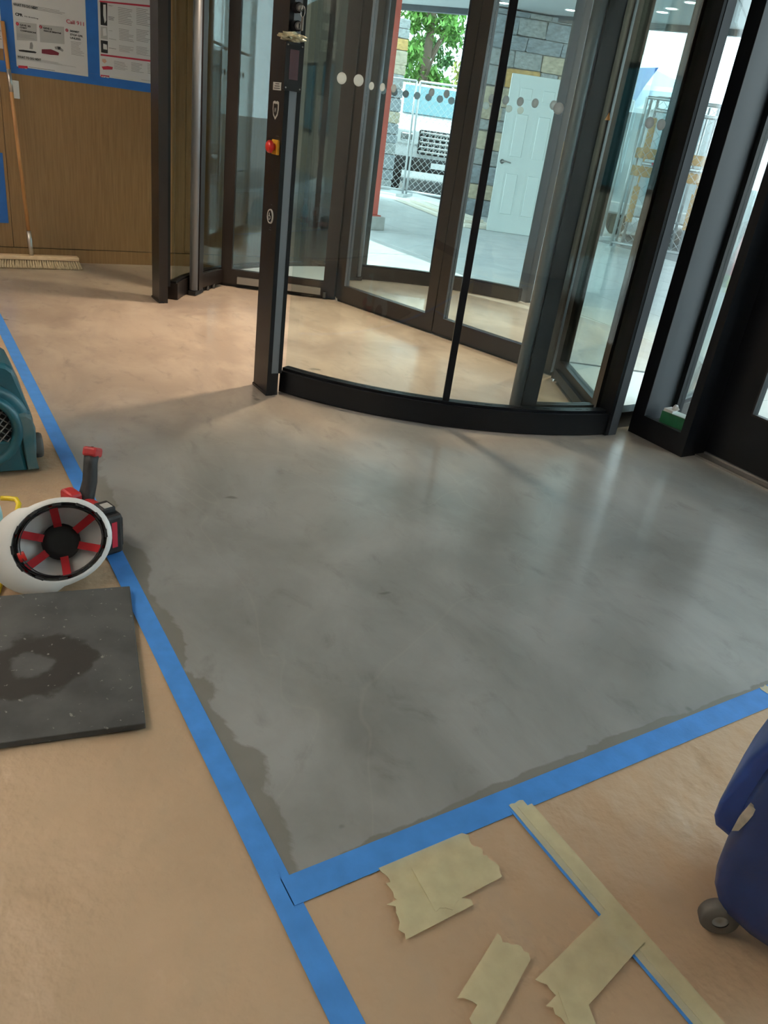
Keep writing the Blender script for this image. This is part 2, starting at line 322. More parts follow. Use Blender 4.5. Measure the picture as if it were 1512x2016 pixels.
# ------------------------------------------------------------------ revolving door drum
DT = 2.45
dr = thing('revolving_door_drum', 'curved glass revolving door enclosure with dark bronze posts and low curved rail', 'revolving door')
def dots(parent, pts, r=0.021):
    for p, d in pts:
        T = Matrix.Translation(p) @ Vector(d).to_track_quat('Z', 'Y').to_matrix().to_4x4()
        MB().cyl((0, 0, 0), r, 0.0, 0.0012, 20, T).build('safety_dot', 'dot', parent)
for sx, sy in ((1, -1), (1, 1), (-1, -1), (-1, 1)):
    # quadrant from the facade (angle 0) to the portal (58 degrees)
    def A(d): 
        a = d*sy
        return a if sx > 0 else 180-a
    metal = 'black' if (sx, sy) == (1, -1) else 'bronze'
    a0, a1 = sorted((A(3.2), A(58.6)))
    MB().arc(C, 1.695, 1.77, a0, a1, 0.004, 0.105, 36).build('bottom_rail', metal, dr)
    MB().arc(C, 1.705, 1.75, a0, a1, 0.105, 0.117, 36).build('glazing_bead', 'black', dr)
    MB().arc(C, 1.695, 1.77, a0, a1, DT-0.10, DT, 36).build('top_rail', metal, dr)
    for q0, q1 in ((4.2, 32.2), (32.6, 58.4)):
        b0, b1 = sorted((A(q0), A(q1)))
        g = MB().arc(C, 1.723, 1.735, b0, b1, 0.117, DT-0.1, 24, True).build('curved_pane', 'glass', dr)
    b0, b1 = sorted((A(31.9), A(32.9)))
    MB().arc(C, 1.712, 1.742, b0, b1, 0.117, DT-0.1, 2).build('glass_joint', 'black', dr)
    # post on the facade line
    px_ = (C[0]+sx*1.69, C[0]+sx*1.77) if sy < 0 or sx < 0 else (C[0]+1.745, C[0]+1.80); py_ = (C[1]+sy*0.175, C[1]+sy*0.105) if sy < 0 or sx < 0 else (3.06, 3.16)
    MB().box(min(px_), max(px_), min(py_), max(py_), 0, DT).build('facade_post', 'black' if sx > 0 else 'bronze', dr)
    if (sx, sy) == (1, -1): MB().box(max(px_), max(px_)+0.002, min(py_)+0.02, max(py_), 0, DT).build('side_profile', 'jamb_grey', dr)
    # portal post
    xo = C[0]+sx*(0.80 if sy < 0 else 0.885); xi = C[0]+sx*(0.96 if sy < 0 else 0.985)
    if sx > 0 and sy > 0: xo, xi = C[0]+0.77, C[0]+0.86
    x0, x1 = min(xo, xi), max(xo, xi)
    yo = C[1]+sy*1.59; yi = C[1]+sy*1.535; 
    pp = MB().box(x0, x1, min(yo, yo-sy*0.02), max(yo, yo-sy*0.02), 0, DT).box(x0, x1-0.0 if sx < 0 else x1, min(yo-sy*0.02, yi), max(yo-sy*0.02, yi), 0, 0.105).box(min(xo, xo+sx*0.05), max(xo, xo+sx*0.05), min(yi, yo-sy*0.02), max(yi, yo-sy*0.02), 0.105, DT).build('portal_post', 'black' if sx > 0 else 'bronze', dr)
    MB().box(min(xo+sx*0.05, xi-sx*0.003), max(xo+sx*0.05, xi-sx*0.003), min(yo-sy*0.02, yi), max(yo-sy*0.02, yi), 0.105, DT).build('side_profile', 'grey_profile', dr)
    MB().box(min(xo, xi), max(xo, xi), min(yi-sy*0.016, yi), max(yi-sy*0.016, yi), 0.105, DT).build('edge_seal', 'black', dr)
    # bottom shoe between post and facade side of the opening
    MB().box(x0-0.004, x1+0.004, min(yo+sy*0.004, yo-sy*0.03), max(yo+sy*0.004, yo-sy*0.03), 0, 0.012).build('post_foot', 'black', dr)
MB().arc(C, 0.02, 1.80, 0, 360, DT, DT+0.17, 64).build('canopy', 'bronze', dr)
# white safety dots on the curved glass
def dr_dot(ang, z, r=1.738): 
    a = math.radians(ang); return (Vector((C[0]+r*math.cos(a), C[1]+r*math.sin(a), z)), (math.cos(a), math.sin(a), 0))
dots(dr, [dr_dot(a, 1.335) for a in (-53.0, -50.6, -24.4, -11.2, -9.3)])
dots(dr, [dr_dot(a, 1.42) for a in (170, 167, 164, 161, 158, 155, 152, 149, 146, 143, 140, 137, 134, 131)], 0.026)
dots(dr, [dr_dot(a, 1.35) for a in (12, 15, 18, 21)], 0.024)

# warm downlights set in the drum ceiling
for k, (lx, ly) in enumerate(((-3.55, 2.05), (-4.75, 2.05), (-3.55, 3.95), (-4.75, 3.95))):
    dl = thing('downlight', 'round recessed downlight in revolving door ceiling', 'light', (lx, ly, DT), group='downlights in the revolving door ceiling')
    MB().lathe([(0.045, -0.001), (0.06, -0.004), (0.062, -0.0005)], 24).build('trim_ring', 'steel', dl)
    mat('lamp_warm%d' % k, (1, 1, 1), emit=(1, 0.72, 0.42), es=6) if k == 0 else None
    MB().cyl((0, 0, 0), 0.045, -0.0022, -0.001, 24).build('lens', 'lamp_warm0', dl)
    ld = bpy.data.lights.new('downlight_lamp', 'SPOT'); ld.energy = 230; ld.color = (1, 0.74, 0.50); ld.spot_size = 1.6; ld.spot_blend = 1.0; ld.shadow_soft_size = 0.05
    lo = bpy.data.objects.new('downlight_lamp', ld); col.objects.link(lo); lo.parent = dl; lo.location = (0, 0, -0.02)

# ------------------------------------------------------------------ devices on the control post
def onpost(px, py): p = onY(px, py, 1.40); return p
cp = thing('control_keypad', 'black wall box with dark red display on control post', 'control box', (0, 0, 0))
p0 = onY(566, 103, 1.40)
kx0, kx1, kz0, kz1 = -3.20, -3.02, 1.268, 1.425
MB().bbox(-3.189, -3.160, 1.385, 1.452, kz0, kz1, 0.004).build('back_box', 'black', cp)
MB().box(-3.160, -3.156, 1.380, 1.456, kz0-0.004, kz1+0.004).build('face_plate', 'black_matte', cp)
mat('display', (0.10, 0.03, 0.035), 0.15); MB().box(-3.156, -3.1545, 1.398, 1.436, kz0+0.035, kz1-0.02).build('display', 'display', cp)
for yy in (1.388, 1.448):
    for zz in (kz0+0.006, kz1-0.006): MB().cyl((0, 0, 0), 0.003, 0, 0.002, 10, Matrix.Translation((-3.156, yy, zz)) @ Matrix.Rotation(PI/2, 4, 'Y')).build('screw', 'steel', cp)
# crumpled wrapper on the box
mat('wrapper', (0.62, 0.55, 0.38), 0.3, 0.3, var=0.4, scale=40)
bm = bmesh.new(); bmesh.ops.create_icosphere(bm, subdivisions=3, radius=1)
for v in bm.verts:
    j = 1+0.35*math.sin(9*v.co.x+4*v.co.y)*math.cos(7*v.co.z+5*v.co.x)+random.uniform(-0.12, 0.12)
    v.co = Vector((v.co.x*0.03, v.co.y*0.05, v.co.z*0.016))*j
me = bpy.data.meshes.new('crumpled_wrapper'); bm.to_mesh(me); bm.free(); me.materials.append(M['wrapper'])
tag(obj('crumpled_wrapper', me, loc=(-3.172, 1.41, kz1+0.022)), 'crumpled shiny wrapper lying on top of the black control box', 'wrapper')
for i, zc in enumerate((1.545, 1.485)):
    ks = thing('key_switch', 'chrome and black key switch on grey post face, %s' % ('with keys hanging from it' if i == 0 else 'just above the crumpled wrapper'), 'switch', (-3.19, 1.425, zc), group='key switches on the control post')
    T = Matrix.Rotation(PI/2, 4, 'Y')
    MB().cyl((0, 0, 0), 0.018, 0.0, 0.03, 24, T).build('collar', 'black', ks); MB().cyl((0, 0, 0), 0.014, 0.03, 0.042, 24, T).build('barrel', 'steel', ks)
    MB().box(0.042, 0.0425, -0.002, 0.002, -0.008, 0.008).build('key_slot', 'black', ks)
    if i == 0:
        MB().box(0.043, 0.062, -0.0015, 0.0015, -0.005, 0.005).build('key', 'steel', ks)
        MB().tube([(0.058+0.018*math.cos(a), 0.004, -0.014+0.018*math.sin(a)) for a in [2*PI*k/16 for k in range(17)]], 0.0012, 6).build('key_ring', 'steel', ks)
        MB().box(0.050, 0.066, 0.003, 0.006, -0.075, -0.03).build('key_fob', 'brushed', ks)
mat('label_grey', (0.42, 0.42, 0.40), 0.5)
wp = tag(MB().box(-3.305, -3.225, 1.3985, 1.40, 1.262, 1.29).build('warning_sticker', 'label_grey'), 'small grey printed sticker on black post beside control box', 'sticker')
for k in range(3): MB().box(-3.295+0.006*k, -3.235-0.004*k, 1.3982, 1.3985, 1.267+0.008*k, 1.270+0.008*k).build('print_line', 'black', wp)
# shield emblem
mat('emblem', (0.45, 0.46, 0.45), 0.4, 0.3)
pc = onY(543, 217, 1.40)
em = thing('shield_emblem', 'grey shield shaped emblem with letter on black post', 'emblem', (pc.x, 1.40, pc.z))
sh = [(-0.028, 0.030), (-0.012, 0.034), (0, 0.030), (0.012, 0.034), (0.028, 0.030), (0.030, 0.004), (0.022, -0.018), (0, -0.034), (-0.022, -0.018), (-0.030, 0.004)]
Te = Matrix.Rotation(PI/2, 4, 'X')
MB().prism(sh, 0.0, 0.0015, Te).build('shield', 'emblem', em)
MB().prism([(x*0.72, y*0.72) for x, y in sh], 0.0015, 0.002, Te).build('inner_shield', 'black', em)
me = text_mesh('H', 0.022, 0.0003, 0.0004); me.materials.append(M['emblem']); o = obj('letter', me, em, (-0.008, -0.0026, -0.007), (PI/2, 0, 0))
# emergency stop
pe = onY(545, 290, 1.40)
es = thing('emergency_stop', 'red mushroom emergency stop button on yellow plate', 'button', (pe.x, 1.40, pe.z))
mat('yellow_plate', (0.62, 0.30, 0.02), 0.45); mat('red_plastic', (0.55, 0.018, 0.015), 0.3)
MB().bbox(-0.03, 0.03, -0.012, 0, -0.028, 0.028, 0.003).build('plate', 'yellow_plate', es)
MB().lathe([(0, 0.045), (0.016, 0.044), (0.023, 0.038), (0.025, 0.03), (0.023, 0.024), (0.014, 0.021), (0.013, 0.012)], 28, Matrix.Rotation(PI/2, 4, 'X')).build('mushroom_button', 'red_plastic', es)
MB().box(-0.014, 0.014, -0.0006, 0, 0.040, 0.0425).build('print_line', 'jamb_grey', es)
# accessible door button
ph = onY(533, 426, 1.40)
hb = thing('access_button', 'round wheelchair symbol push button low on black post', 'button', (ph.x, 1.40, ph.z))
T = Matrix.Rotation(PI/2, 4, 'X')
MB().cyl((0, 0, 0), 0.025, 0, 0.004, 28, T).build('button', 'black', hb)
MB().lathe([(0.024, 0.004), (0.025, 0.0055), (0.029, 0.0055), (0.0295, 0.0)], 36, T).build('ring', 'emblem', hb)
MB().tube([(-0.004, -0.0055, 0.014), (-0.004, -0.0055, 0.002), (0.006, -0.0055, 0.002), (0.010, -0.0055, -0.009)], 0.0016, 6).tube([(-0.004+0.0095*math.cos(a), -0.0055, -0.004+0.0095*math.sin(a)) for a in [math.radians(120+220*k/12) for k in range(13)]], 0.0013, 6).build('wheelchair_symbol', 'emblem', hb)
for dz, hw in ((0.046, 0.006), (-0.046, 0.005), (-0.056, 0.012)):
    MB().box(-hw, hw, -0.0006, 0, dz, dz+0.0025).build('print_line', 'jamb_grey', hb)

# ------------------------------------------------------------------ rotating wings with showcases
WT = 2.38
wg = thing('revolving_door_wings', 'two wing glass rotor with folded arms and dark bronze frames inside the drum', 'revolving door')
th = math.radians(15.3); d = Vector((math.cos(th), math.sin(th))); mI = Vector((math.sin(th), -math.cos(th)))
Cv = Vector(C)
def W(a, b): p = Cv+d*a+mI*b; return (p.x, p.y)
P1, P2 = W(-0.94, 0.0), W(0.94, 0.0)
def panel(name, A, B, metal='bronze', sa=0.075, sb=0.075, zb=0.022, rail=0.10, t=0.05, brush=True):
    A = Vector(A); B = Vector(B); u = (B-A).normalized()
    f = MB().bar(A, A+u*sa, t, zb, WT).bar(B-u*sb, B, t, zb, WT).bar(A+u*sa, B-u*sb, t, zb, zb+rail).bar(A+u*sa, B-u*sb, t, WT-0.09, WT).build(name, metal, wg)
    MB().bar(A+u*sa, B-u*sb, 0.010, zb+rail, WT-0.09).build('pane', 'glass', f)
    if brush:
        MB().bar(A, B, 0.016, 0.002, zb).build('brush_strip', 'rubber', f)
    return f
Mid = W(0, 0)
g = 0.004
lf = panel('sliding_leaf', P1, W(-g, 0)); rf = panel('sliding_leaf', W(g, 0), P2)
for side in (-1, 1):
    P = W(side*0.975, 0.01)
    Pi = W(side*1.575, 0.58); Po = W(-1.60, -0.53) if side < 0 else W(1.50, -0.50)
    ai = panel('wing_arm', P, Pi, sa=0.085, sb=0.075)
    ao = panel('outer_arm', P, Po, sa=0.05, sb=0.05, rail=0.075)
    # low box on the rail of the inner arm
    v = (Vector(Pi)-Vector(P)).normalized(); nn = Vector((-v.y, v.x))
    if nn.dot(mI) < 0: nn = -nn
    q0 = Vector(P)+v*0.10; q1 = Vector(Pi)-v*0.12
    MB().bar(q0+nn*0.035, q1+nn*0.035, 0.026, 0.03, 0.078).build('sensor_strip', 'brushed' if side < 0 else 'black', ai)
    MB().cyl((0, 0, 0), 0.014, 0.012, 0.05, 14, Matrix.Translation((*(q0+nn*0.035-v*0.03), 0))).build('bump_stop', 'rubber', ai)
    # showcase floor plate and curved ends
    angi = math.degrees(math.atan2(Pi[1]-C[1], Pi[0]-C[0])); ango = math.degrees(math.atan2(Po[1]-C[1], Po[0]-C[0]))
    if side < 0:
        angi %= 360; ango %= 360
    n = 14; arc = [(C[0]+1.655*math.cos(math.radians(angi+(ango-angi)*k/n)), C[1]+1.655*math.sin(math.radians(angi+(ango-angi)*k/n))) for k in range(n+1)]
    MB().prism([W(side*0.99, 0.0)]+arc, 0.06, 0.098).build('showcase_floor', 'white_plate', wg)
    cg = MB().arc(C, 1.655, 1.665, min(angi, ango), max(angi, ango), 0.04, WT, 20, True).build('showcase_pane', 'glass', wg)
    s = 1 if (angi-ango) > 0 else -1     # overhang continues past the inner arm
    for base, ss in ((angi, s), (ango, -s)):
        if side > 0 and base == ango: continue
        wdt = 12.6 if base == angi else 4.4; e0 = base+ss*1.6; e1 = base+ss*wdt; lo_, hi_ = min(e0, e1), max(e0, e1)
        oh = MB().arc(C, 1.64, 1.68, lo_, hi_, 0.03, 0.12, 10).build('overhang_rail', 'bronze', wg); MB().arc(C, 1.64, 1.68, lo_, hi_, WT-0.08, WT, 10).build('overhang_top_rail', 'bronze', oh)
        MB().arc(C, 1.655, 1.665, lo_, hi_, 0.12, WT-0.08, 10, True).build('overhang_pane', 'glass', oh)
        l2, h2 = min(base+ss*wdt, base+ss*(wdt+2.4)), max(base+ss*wdt, base+ss*(wdt+2.4))
        MB().arc(C, 1.625, 1.685, l2, h2, 0.03, WT, 3).build('overhang_stile', 'black' if side > 0 else 'bronze', oh)
        ae = math.radians(base+ss*(wdt+3.2))
        MB().tube([(C[0]+1.655*math.cos(ae), C[1]+1.655*math.sin(ae), 0.035), (C[0]+1.655*math.cos(ae), C[1]+1.655*math.sin(ae), WT)], 0.027, 14).build('safety_edge', 'grey_profile', oh)
        MB().arc(C, 1.63, 1.68, min(base+ss*(wdt-0.6), base+ss*(wdt+4.2)), max(base+ss*(wdt-0.6), base+ss*(wdt+4.2)), 0.004, 0.03, 4).build('brush_strip', 'rubber', oh)
        for k in (5.5, 8.5):
            aw = math.radians(base+ss*k); MB().cyl((C[0]+1.645*math.cos(aw), C[1]+1.645*math.sin(aw), 0), 0.013, 0.004, 0.032, 14).build('roller', 'rubber', oh)
# dots on the sliding leaves
pn = Vector((mI.x, mI.y, 0))
pts = []
for a in (-0.82, -0.72, -0.62, -0.18, -0.30, 0.16, 0.26, 0.36, 0.46, 0.58):
    q = W(a, 0.006); pts.append((Vector((q[0], q[1], 1.40)), pn))
dots(wg, pts, 0.023)
# warning triangle on the folded arm stile
q = W(0.985, 0.055)
mat('orange_mark', (0.70, 0.27, 0.05), 0.5)
tq = W(0.935, 0.0265); Tt = Matrix.Translation((tq[0], tq[1], 1.375)) @ Matrix.Rotation(th, 4, 'Z') @ Matrix.Rotation(PI/2, 4, 'X')
MB().prism([(-0.016, -0.018), (0.016, -0.018), (0.0, 0.018)], 0.0, 0.001, Tt).build('warning_triangle', 'orange_mark', wg)

# ------------------------------------------------------------------ floor coverings and tape
def paper_sheet(name, x0, x1, y0, y1, nx, ny, label, seed, amp=0.006, k0=4, k1=16):
    rnd = random.Random(seed); waves = [(rnd.uniform(k0, k1), rnd.uniform(-k1, k1)*0.5, rnd.uniform(0, 6.3), rnd.uniform(0.2, 0.6)) for _ in range(9)]
    vs = []; fs = []
    for j in range(ny+1):
        for i in range(nx+1):
            x = x0+(x1-x0)*i/nx; y = y0+(y1-y0)*j/ny
            h = sum(a*math.sin(kx*x+ky*y+ph) for kx, ky, ph, a in waves)
            e = min(x-x0, x1-x, y-y0, y1-y); k = max(0.0, min(1.0, (e-0.03)/0.22))
            vs.append((x, y, 0.002+max(0, h)*amp*k))
    for j in range(ny):
        for i in range(nx): fs.append((j*(nx+1)+i, j*(nx+1)+i+1, (j+1)*(nx+1)+i+1, (j+1)*(nx+1)+i))
    m_ = MB(); m_.add(vs, fs, True); o = m_.build(name, 'paper')
    return tag(o, label, 'paper', 'kraft paper sheets on the floor')
paper_sheet('floor_paper', -6.1, 1.8, -2.3, 0.432, 200, 80, 'long brown kraft paper sheet under the black mat and teal blower', 3, 0.0030)
paper_sheet('floor_paper', -0.77, 1.8, 0.436, 0.937, 200, 60, 'wrinkled brown kraft paper sheet carrying the scattered beige tape', 5, 0.0030, 8, 26)
paper_sheet('floor_paper', -0.77, 1.8, 0.939, 2.3, 200, 120, 'creased brown kraft paper sheet under the blue blower', 8, 0.0055, 10, 34)
def tape(name, poly, z, m_, label, cat='tape', group=None, t=0.0007):
    o = MB().prism(poly, z, z+t).build(name, m_); return tag(o, label, cat, group)
def strip(A, B, w_, jag=0.006, rnd=None, n=5):
    A = Vector(A); B = Vector(B); u = (B-A).normalized(); v = Vector((-u.y, u.x)); out = []
    for P, s in ((A, -1), (B, 1)):
        e = []
        for k in range(n+1):
            f = k/n-0.5; j = rnd.uniform(-jag, jag) if rnd else 0
            e.append(P+v*(f*w_)+u*j)
        out.append(e)
    ps = out[0]+out[1][::-1]; return [(p.x, p.y) for p in ps]
tape('blue_tape', [(-6.1, 0.452), (-6.1, 0.412), (1.8, 0.412), (1.8, 0.452)], 0.0032, 'blue_tape', 'long blue painter tape strip running past the hard hat', group=None)
tape('blue_tape', [(-6.1, 0.434), (-6.1, 0.400), (-0.3, 0.404), (-0.3, 0.436)], 0.0042, 'blue_tape', 'second overlapped layer of the long blue painter tape strip')
tape('blue_tape', [(-0.803, 0.434), (-0.745, 0.434), (-0.738, 2.3), (-0.80, 2.3)], 0.0042, 'blue_tape', 'blue painter tape strip crossing to the blue blower side')
rnd = random.Random(4)
tape('blue_tape', [(-0.752, 0.914), (1.6, 0.900), (1.6, 0.93), (-0.752, 0.944)], 0.0050, 'blue_tape', 'thin blue tape under beige tape along the paper seam')
tape('beige_tape', strip((-0.762, 0.938), (1.6, 0.923), 0.036, 0.004, rnd), 0.0058, 'beige_tape', 'long beige masking tape strip over the paper seam')
tape('beige_tape', strip((-0.75, 0.950), (1.6, 0.938), 0.034, 0.004, rnd), 0.0066, 'beige_tape', 'second beige masking tape strip lapped beside the seam tape')
tape('beige_tape', strip((-0.80, 1.815), (-0.60, 1.835), 0.03, 0.004, rnd), 0.0058, 'beige_tape', 'short beige tape stub stuck across the blue tape')
gB = 'torn beige tape patch by the blue tape corner'
for k, (A, B) in enumerate((((-0.722, 0.603), (-0.722, 0.795)), ((-0.688, 0.600), (-0.684, 0.800)), ((-0.652, 0.585), (-0.66, 0.805)), ((-0.633, 0.578), (-0.636, 0.712)), ((-0.715, 0.68), (-0.625, 0.672)))):
    tape('beige_tape', strip(A, B, 0.050, 0.007, rnd), 0.0072+0.0009*k, 'beige_tape', ('torn beige tape strip closest to the blue tape in the five piece patch', 'torn beige tape strip second from the blue tape in the five piece patch', 'torn beige tape strip third from the blue tape in the five piece patch', 'short torn beige tape strip farthest from the blue tape in the patch', 'small beige tape piece pressed crosswise over the five piece patch')[k], group=gB)
gC = 'small torn beige tape pair on the kraft paper'
for k, (A, B) in enumerate((((-0.532, 0.726), (-0.478, 0.610)), ((-0.508, 0.742), (-0.440, 0.600)))):
    tape('beige_tape', strip(A, B, 0.036, 0.006, rnd), 0.0080+0.0009*k, 'beige_tape', ('torn beige tape in the lone pair, the strip nearer the five piece patch', 'torn beige tape in the lone pair, the strip nearer the seam tape patch')[k], group=gC)
gD = 'beige tape crossing the seam tape'
for k, (A, B) in enumerate((((-0.482, 0.942), (-0.440, 0.738)), ((-0.446, 0.944), (-0.400, 0.728)), ((-0.42, 0.77), (-0.33, 0.735)))):
    tape('beige_tape', strip(A, B, 0.042, 0.006, rnd), 0.0080+0.0009*k, 'beige_tape', ('torn beige tape crossing the seam tape, strip nearer the blue tape corner', 'torn beige tape crossing the seam tape, lapped over its twin strip', 'short torn beige tape end below the pieces crossing the seam tape')[k], group=gD)

# black mat
def mat_material():
    m = bpy.data.materials.new('mat_rubber'); m.use_nodes = True; nt = m.node_tree; N = nt.nodes; L = nt.links; b = N['Principled BSDF']
    tc = N.new('ShaderNodeTexCoord'); P = tc.outputs['Object']
    n1 = N.new('ShaderNodeTexNoise'); n1.inputs['Scale'].default_value = 9; n1.inputs['Detail'].default_value = 6; L.new(P, n1.inputs[0])
    n2 = N.new('ShaderNodeTexNoise'); n2.inputs['Scale'].default_value = 60; n2.inputs['Detail'].default_value = 3; L.new(P, n2.inputs[0])
    mp = N.new('ShaderNodeMapping'); mp.inputs['Location'].default_value = (-0.266, 0.215, 0); mp.inputs['Scale'].default_value = (0.9, 1.0, 1); L.new(P, mp.inputs[0])
    ad = N.new('ShaderNodeVectorMath'); ad.operation = 'ADD'
    sc3 = N.new('ShaderNodeVectorMath'); sc3.operation = 'SCALE'; sc3.inputs['Scale'].default_value = 0.13
    nc = N.new('ShaderNodeTexNoise'); nc.inputs['Scale'].default_value = 8; nc.inputs['Detail'].default_value = 5; L.new(P, nc.inputs[0])
    L.new(nc.outputs['Color'], sc3.inputs[0]); L.new(mp.outputs[0], ad.inputs[0]); L.new(sc3.outputs[0], ad.inputs[1])
    sub = N.new('ShaderNodeVectorMath'); sub.operation = 'SUBTRACT'; sub.inputs[1].default_value = (0.065, 0.065, 0); L.new(ad.outputs[0], sub.inputs[0])
    le = N.new('ShaderNodeVectorMath'); le.operation = 'LENGTH'; L.new(sub.outputs[0], le.inputs[0])
    rp = N.new('ShaderNodeValToRGB'); E = rp.color_ramp.elements; E[0].position = 0.085; E[0].color = (0, 0, 0, 1); E[1].position = 0.092; E[1].color = (1, 1, 1, 1)
    a = rp.color_ramp.elements.new(0.128); a.color = (1, 1, 1, 1); a2 = rp.color_ramp.elements.new(0.137); a2.color = (0, 0, 0, 1)
    L.new(le.outputs['Value'], rp.inputs[0])
    base = N.new('ShaderNodeValToRGB'); base.color_ramp.elements[0].color = (0.040, 0.043, 0.044, 1); base.color_ramp.elements[1].color = (0.075, 0.079, 0.080, 1); base.color_ramp.elements[0].position = 0.35; base.color_ramp.elements[1].position = 0.68; L.new(n1.outputs[0], base.inputs[0])
    mx = N.new('ShaderNodeMixRGB'); L.new(rp.outputs[0], mx.inputs[0]); L.new(base.outputs[0], mx.inputs[1]); mx.inputs[2].default_value = (0.020, 0.018, 0.016, 1)
    sp = N.new('ShaderNodeValToRGB'); sp.color_ramp.elements[0].position = 0.66; sp.color_ramp.elements[1].position = 0.72; L.new(n2.outputs[0], sp.inputs[0])
    m2 = N.new('ShaderNodeMixRGB'); L.new(sp.outputs[0], m2.inputs[0]); L.new(mx.outputs[0], m2.inputs[1]); m2.inputs[2].default_value = (0.20, 0.20, 0.19, 1)
    L.new(m2.outputs[0], b.inputs['Base Color']); b.inputs['Roughness'].default_value = 0.62; M['mat_rubber'] = m
mat_material()
mu = Vector((0.983, -0.185, 0)); mo = onz(256, 1168)
bm_ = MB().bbox(0, 0.53, -0.53, 0, 0.0, 0.016, 0.002)
mo_ = bm_.build('rubber_mat', 'mat_rubber', loc=(mo.x, mo.y, 0.0075), rot=(0, 0, math.atan2(mu.y, mu.x)))
tag(mo_, 'square dusty black rubber mat with a wet arc mark on kraft paper', 'mat')

# ------------------------------------------------------------------ hard hat
mat('hat_white', (0.80, 0.80, 0.80), 0.32, coat=0.2); mat('strap_red', (0.50, 0.02, 0.03), 0.7); mat('band_black', (0.012, 0.012, 0.014), 0.55)
hat = thing('hard_hat', 'white hard hat lying open side up with red suspension straps', 'hard hat')
def hat_pt(a, s, k=1.0):      # a: angle, s: 0 rim .. 1 crown, local: opening towards +Z, crown towards -Z
    rx, ry, hz = 0.122*k, 0.104*k, 0.140*k
    c = math.cos(s*PI/2)**0.75 if s < 1 else 0.0
    return Vector((rx*c*math.cos(a), ry*c*math.sin(a), -hz*math.sin(s*PI/2)))
vs = []; fs = []; na = 48; ns = 12
for shell, k in ((0, 1.0), (1, 0.965)):
    for j in range(ns+1):
        for i in range(na): vs.append(hat_pt(2*PI*i/na, j/ns, k))
for sh_ in (0, 1):
    b0 = sh_*(ns+1)*na
    for j in range(ns):
        for i in range(na): fs.append((b0+j*na+i, b0+j*na+(i+1) % na, b0+(j+1)*na+(i+1) % na, b0+(j+1)*na+i))
# brim: narrow all round, long peak towards -X
b1 = len(vs)
for ring in (0, 1):
    for i in range(na):
        a = 2*PI*i/na; pk = max(0.0, math.cos(a-PI)); w_ = 0.009+0.046*(pk**1.15 if pk > 0.35 else pk*0.25)
        p = hat_pt(a, 0); q = Vector((p.x, p.y, 0)).normalized()
        for z in (0.0, -0.004): vs.append(p+q*(w_ if ring else -0.004)+Vector((0, 0, z-0.010*ring*(w_/0.06))))
for i in range(na):
    j = (i+1) % na
    fs += [(b1+2*i, b1+2*j, b1+2*na+2*j, b1+2*na+2*i), (b1+2*i+1, b1+2*na+2*i+1, b1+2*na+2*j+1, b1+2*j+1), (b1+2*na+2*i, b1+2*na+2*j, b1+2*na+2*j+1, b1+2*na+2*i+1)]
hat_shell = MB().add(vs, fs, True).build('shell', 'hat_white', hat)
# headband and suspension
hb_ = MB(); vs = []; fs = []
for i in range(na+1):
    a = 2*PI*i/na
    for k, z in ((0.90, -0.008), (0.88, -0.058), (0.86, -0.058), (0.875, -0.008)): vs.append((0.125*k*math.cos(a)*0.98, 0.104*k*math.sin(a)*0.98, z))
for i in range(na):
    for k in range(4): fs.append((4*i+k, 4*i+4+k, 4*i+4+(k+1) % 4, 4*i+(k+1) % 4))
hb_.add(vs, fs, True).build('headband', 'band_black', hat)
vs = []; fs = []
for i in range(na+1):
    a = PI-1.25+2.5*i/na
    for k, z in ((0.80, 0.0), (0.80, -0.028), (0.785, -0.028), (0.785, 0.0)): vs.append((0.125*k*math.cos(a)*0.95-0.004, 0.104*k*math.sin(a)*1.05, z))
for i in range(na):
    for k in range(4): fs.append((4*i+k, 4*i+4+k, 4*i+4+(k+1) % 4, 4*i+(k+1) % 4))
MB().add(vs, fs, True).build('nape_strap', 'band_black', hat)
MB().cyl((0, 0, 0), 0.013, -0.006, 0.010, 20, Matrix.Translation((-0.100, 0, -0.012)) @ Matrix.Rotation(PI/2, 4, 'Y')).build('ratchet_knob', 'red_plastic', hat)
for k in range(12):
    a = 2*PI*(k+0.5)/12; T = Matrix.Translation((0.118*math.cos(a), 0.098*math.sin(a), 0.0)) @ Matrix.Rotation(a, 4, 'Z')
    MB().box(-0.006, 0.001, -0.011, 0.011, -0.010, 0.0005, T).build('clip', 'band_black', hat)
for k in range(6):
    a = math.radians(20+60*k); vs = []; fs = []; n = 8
    for i in range(n+1):
        s = i/n; r = 0.92-0.70*s; z = -0.016-0.088*math.sin(s*PI/2)
        c = Vector((0.125*r*math.cos(a), 0.104*r*math.sin(a), z)); t_ = Vector((-math.sin(a), math.cos(a), 0))*0.0105
        vs += [c-t_, c+t_, c+t_-Vector((0, 0, 0.0015)), c-t_-Vector((0, 0, 0.0015))]
    for i in range(n):
        for q in range(4): fs.append((4*i+q, 4*i+4+q, 4*i+4+(q+1) % 4, 4*i+(q+1) % 4))
    MB().add(vs, fs, False).build('suspension_strap', 'strap_red', hat)
MB().lathe([(0, -0.096), (0.03, -0.096), (0.046, -0.098), (0.050, -0.103), (0.046, -0.108), (0, -0.110)], 24).build('crown_pad', 'band_black', hat)
# orientation: opening tilts towards the lobby, peak to the paper side
zc = Vector((0.85, -0.15, 0.50)).normalized()
pkdir = Vector((0.42, -0.86, 0)); xl = -(pkdir-zc*pkdir.dot(zc)).normalized(); yl = zc.cross(xl)
Th = Matrix((xl, yl, zc)).transposed().to_4x4()
low = 0.148
lowz = min((Th @ v.co).z for v in hat_shell.data.vertices)
pos = onz(118, 1066, 0.0068-lowz)
hat.matrix_world = Matrix.Translation(pos) @ Th

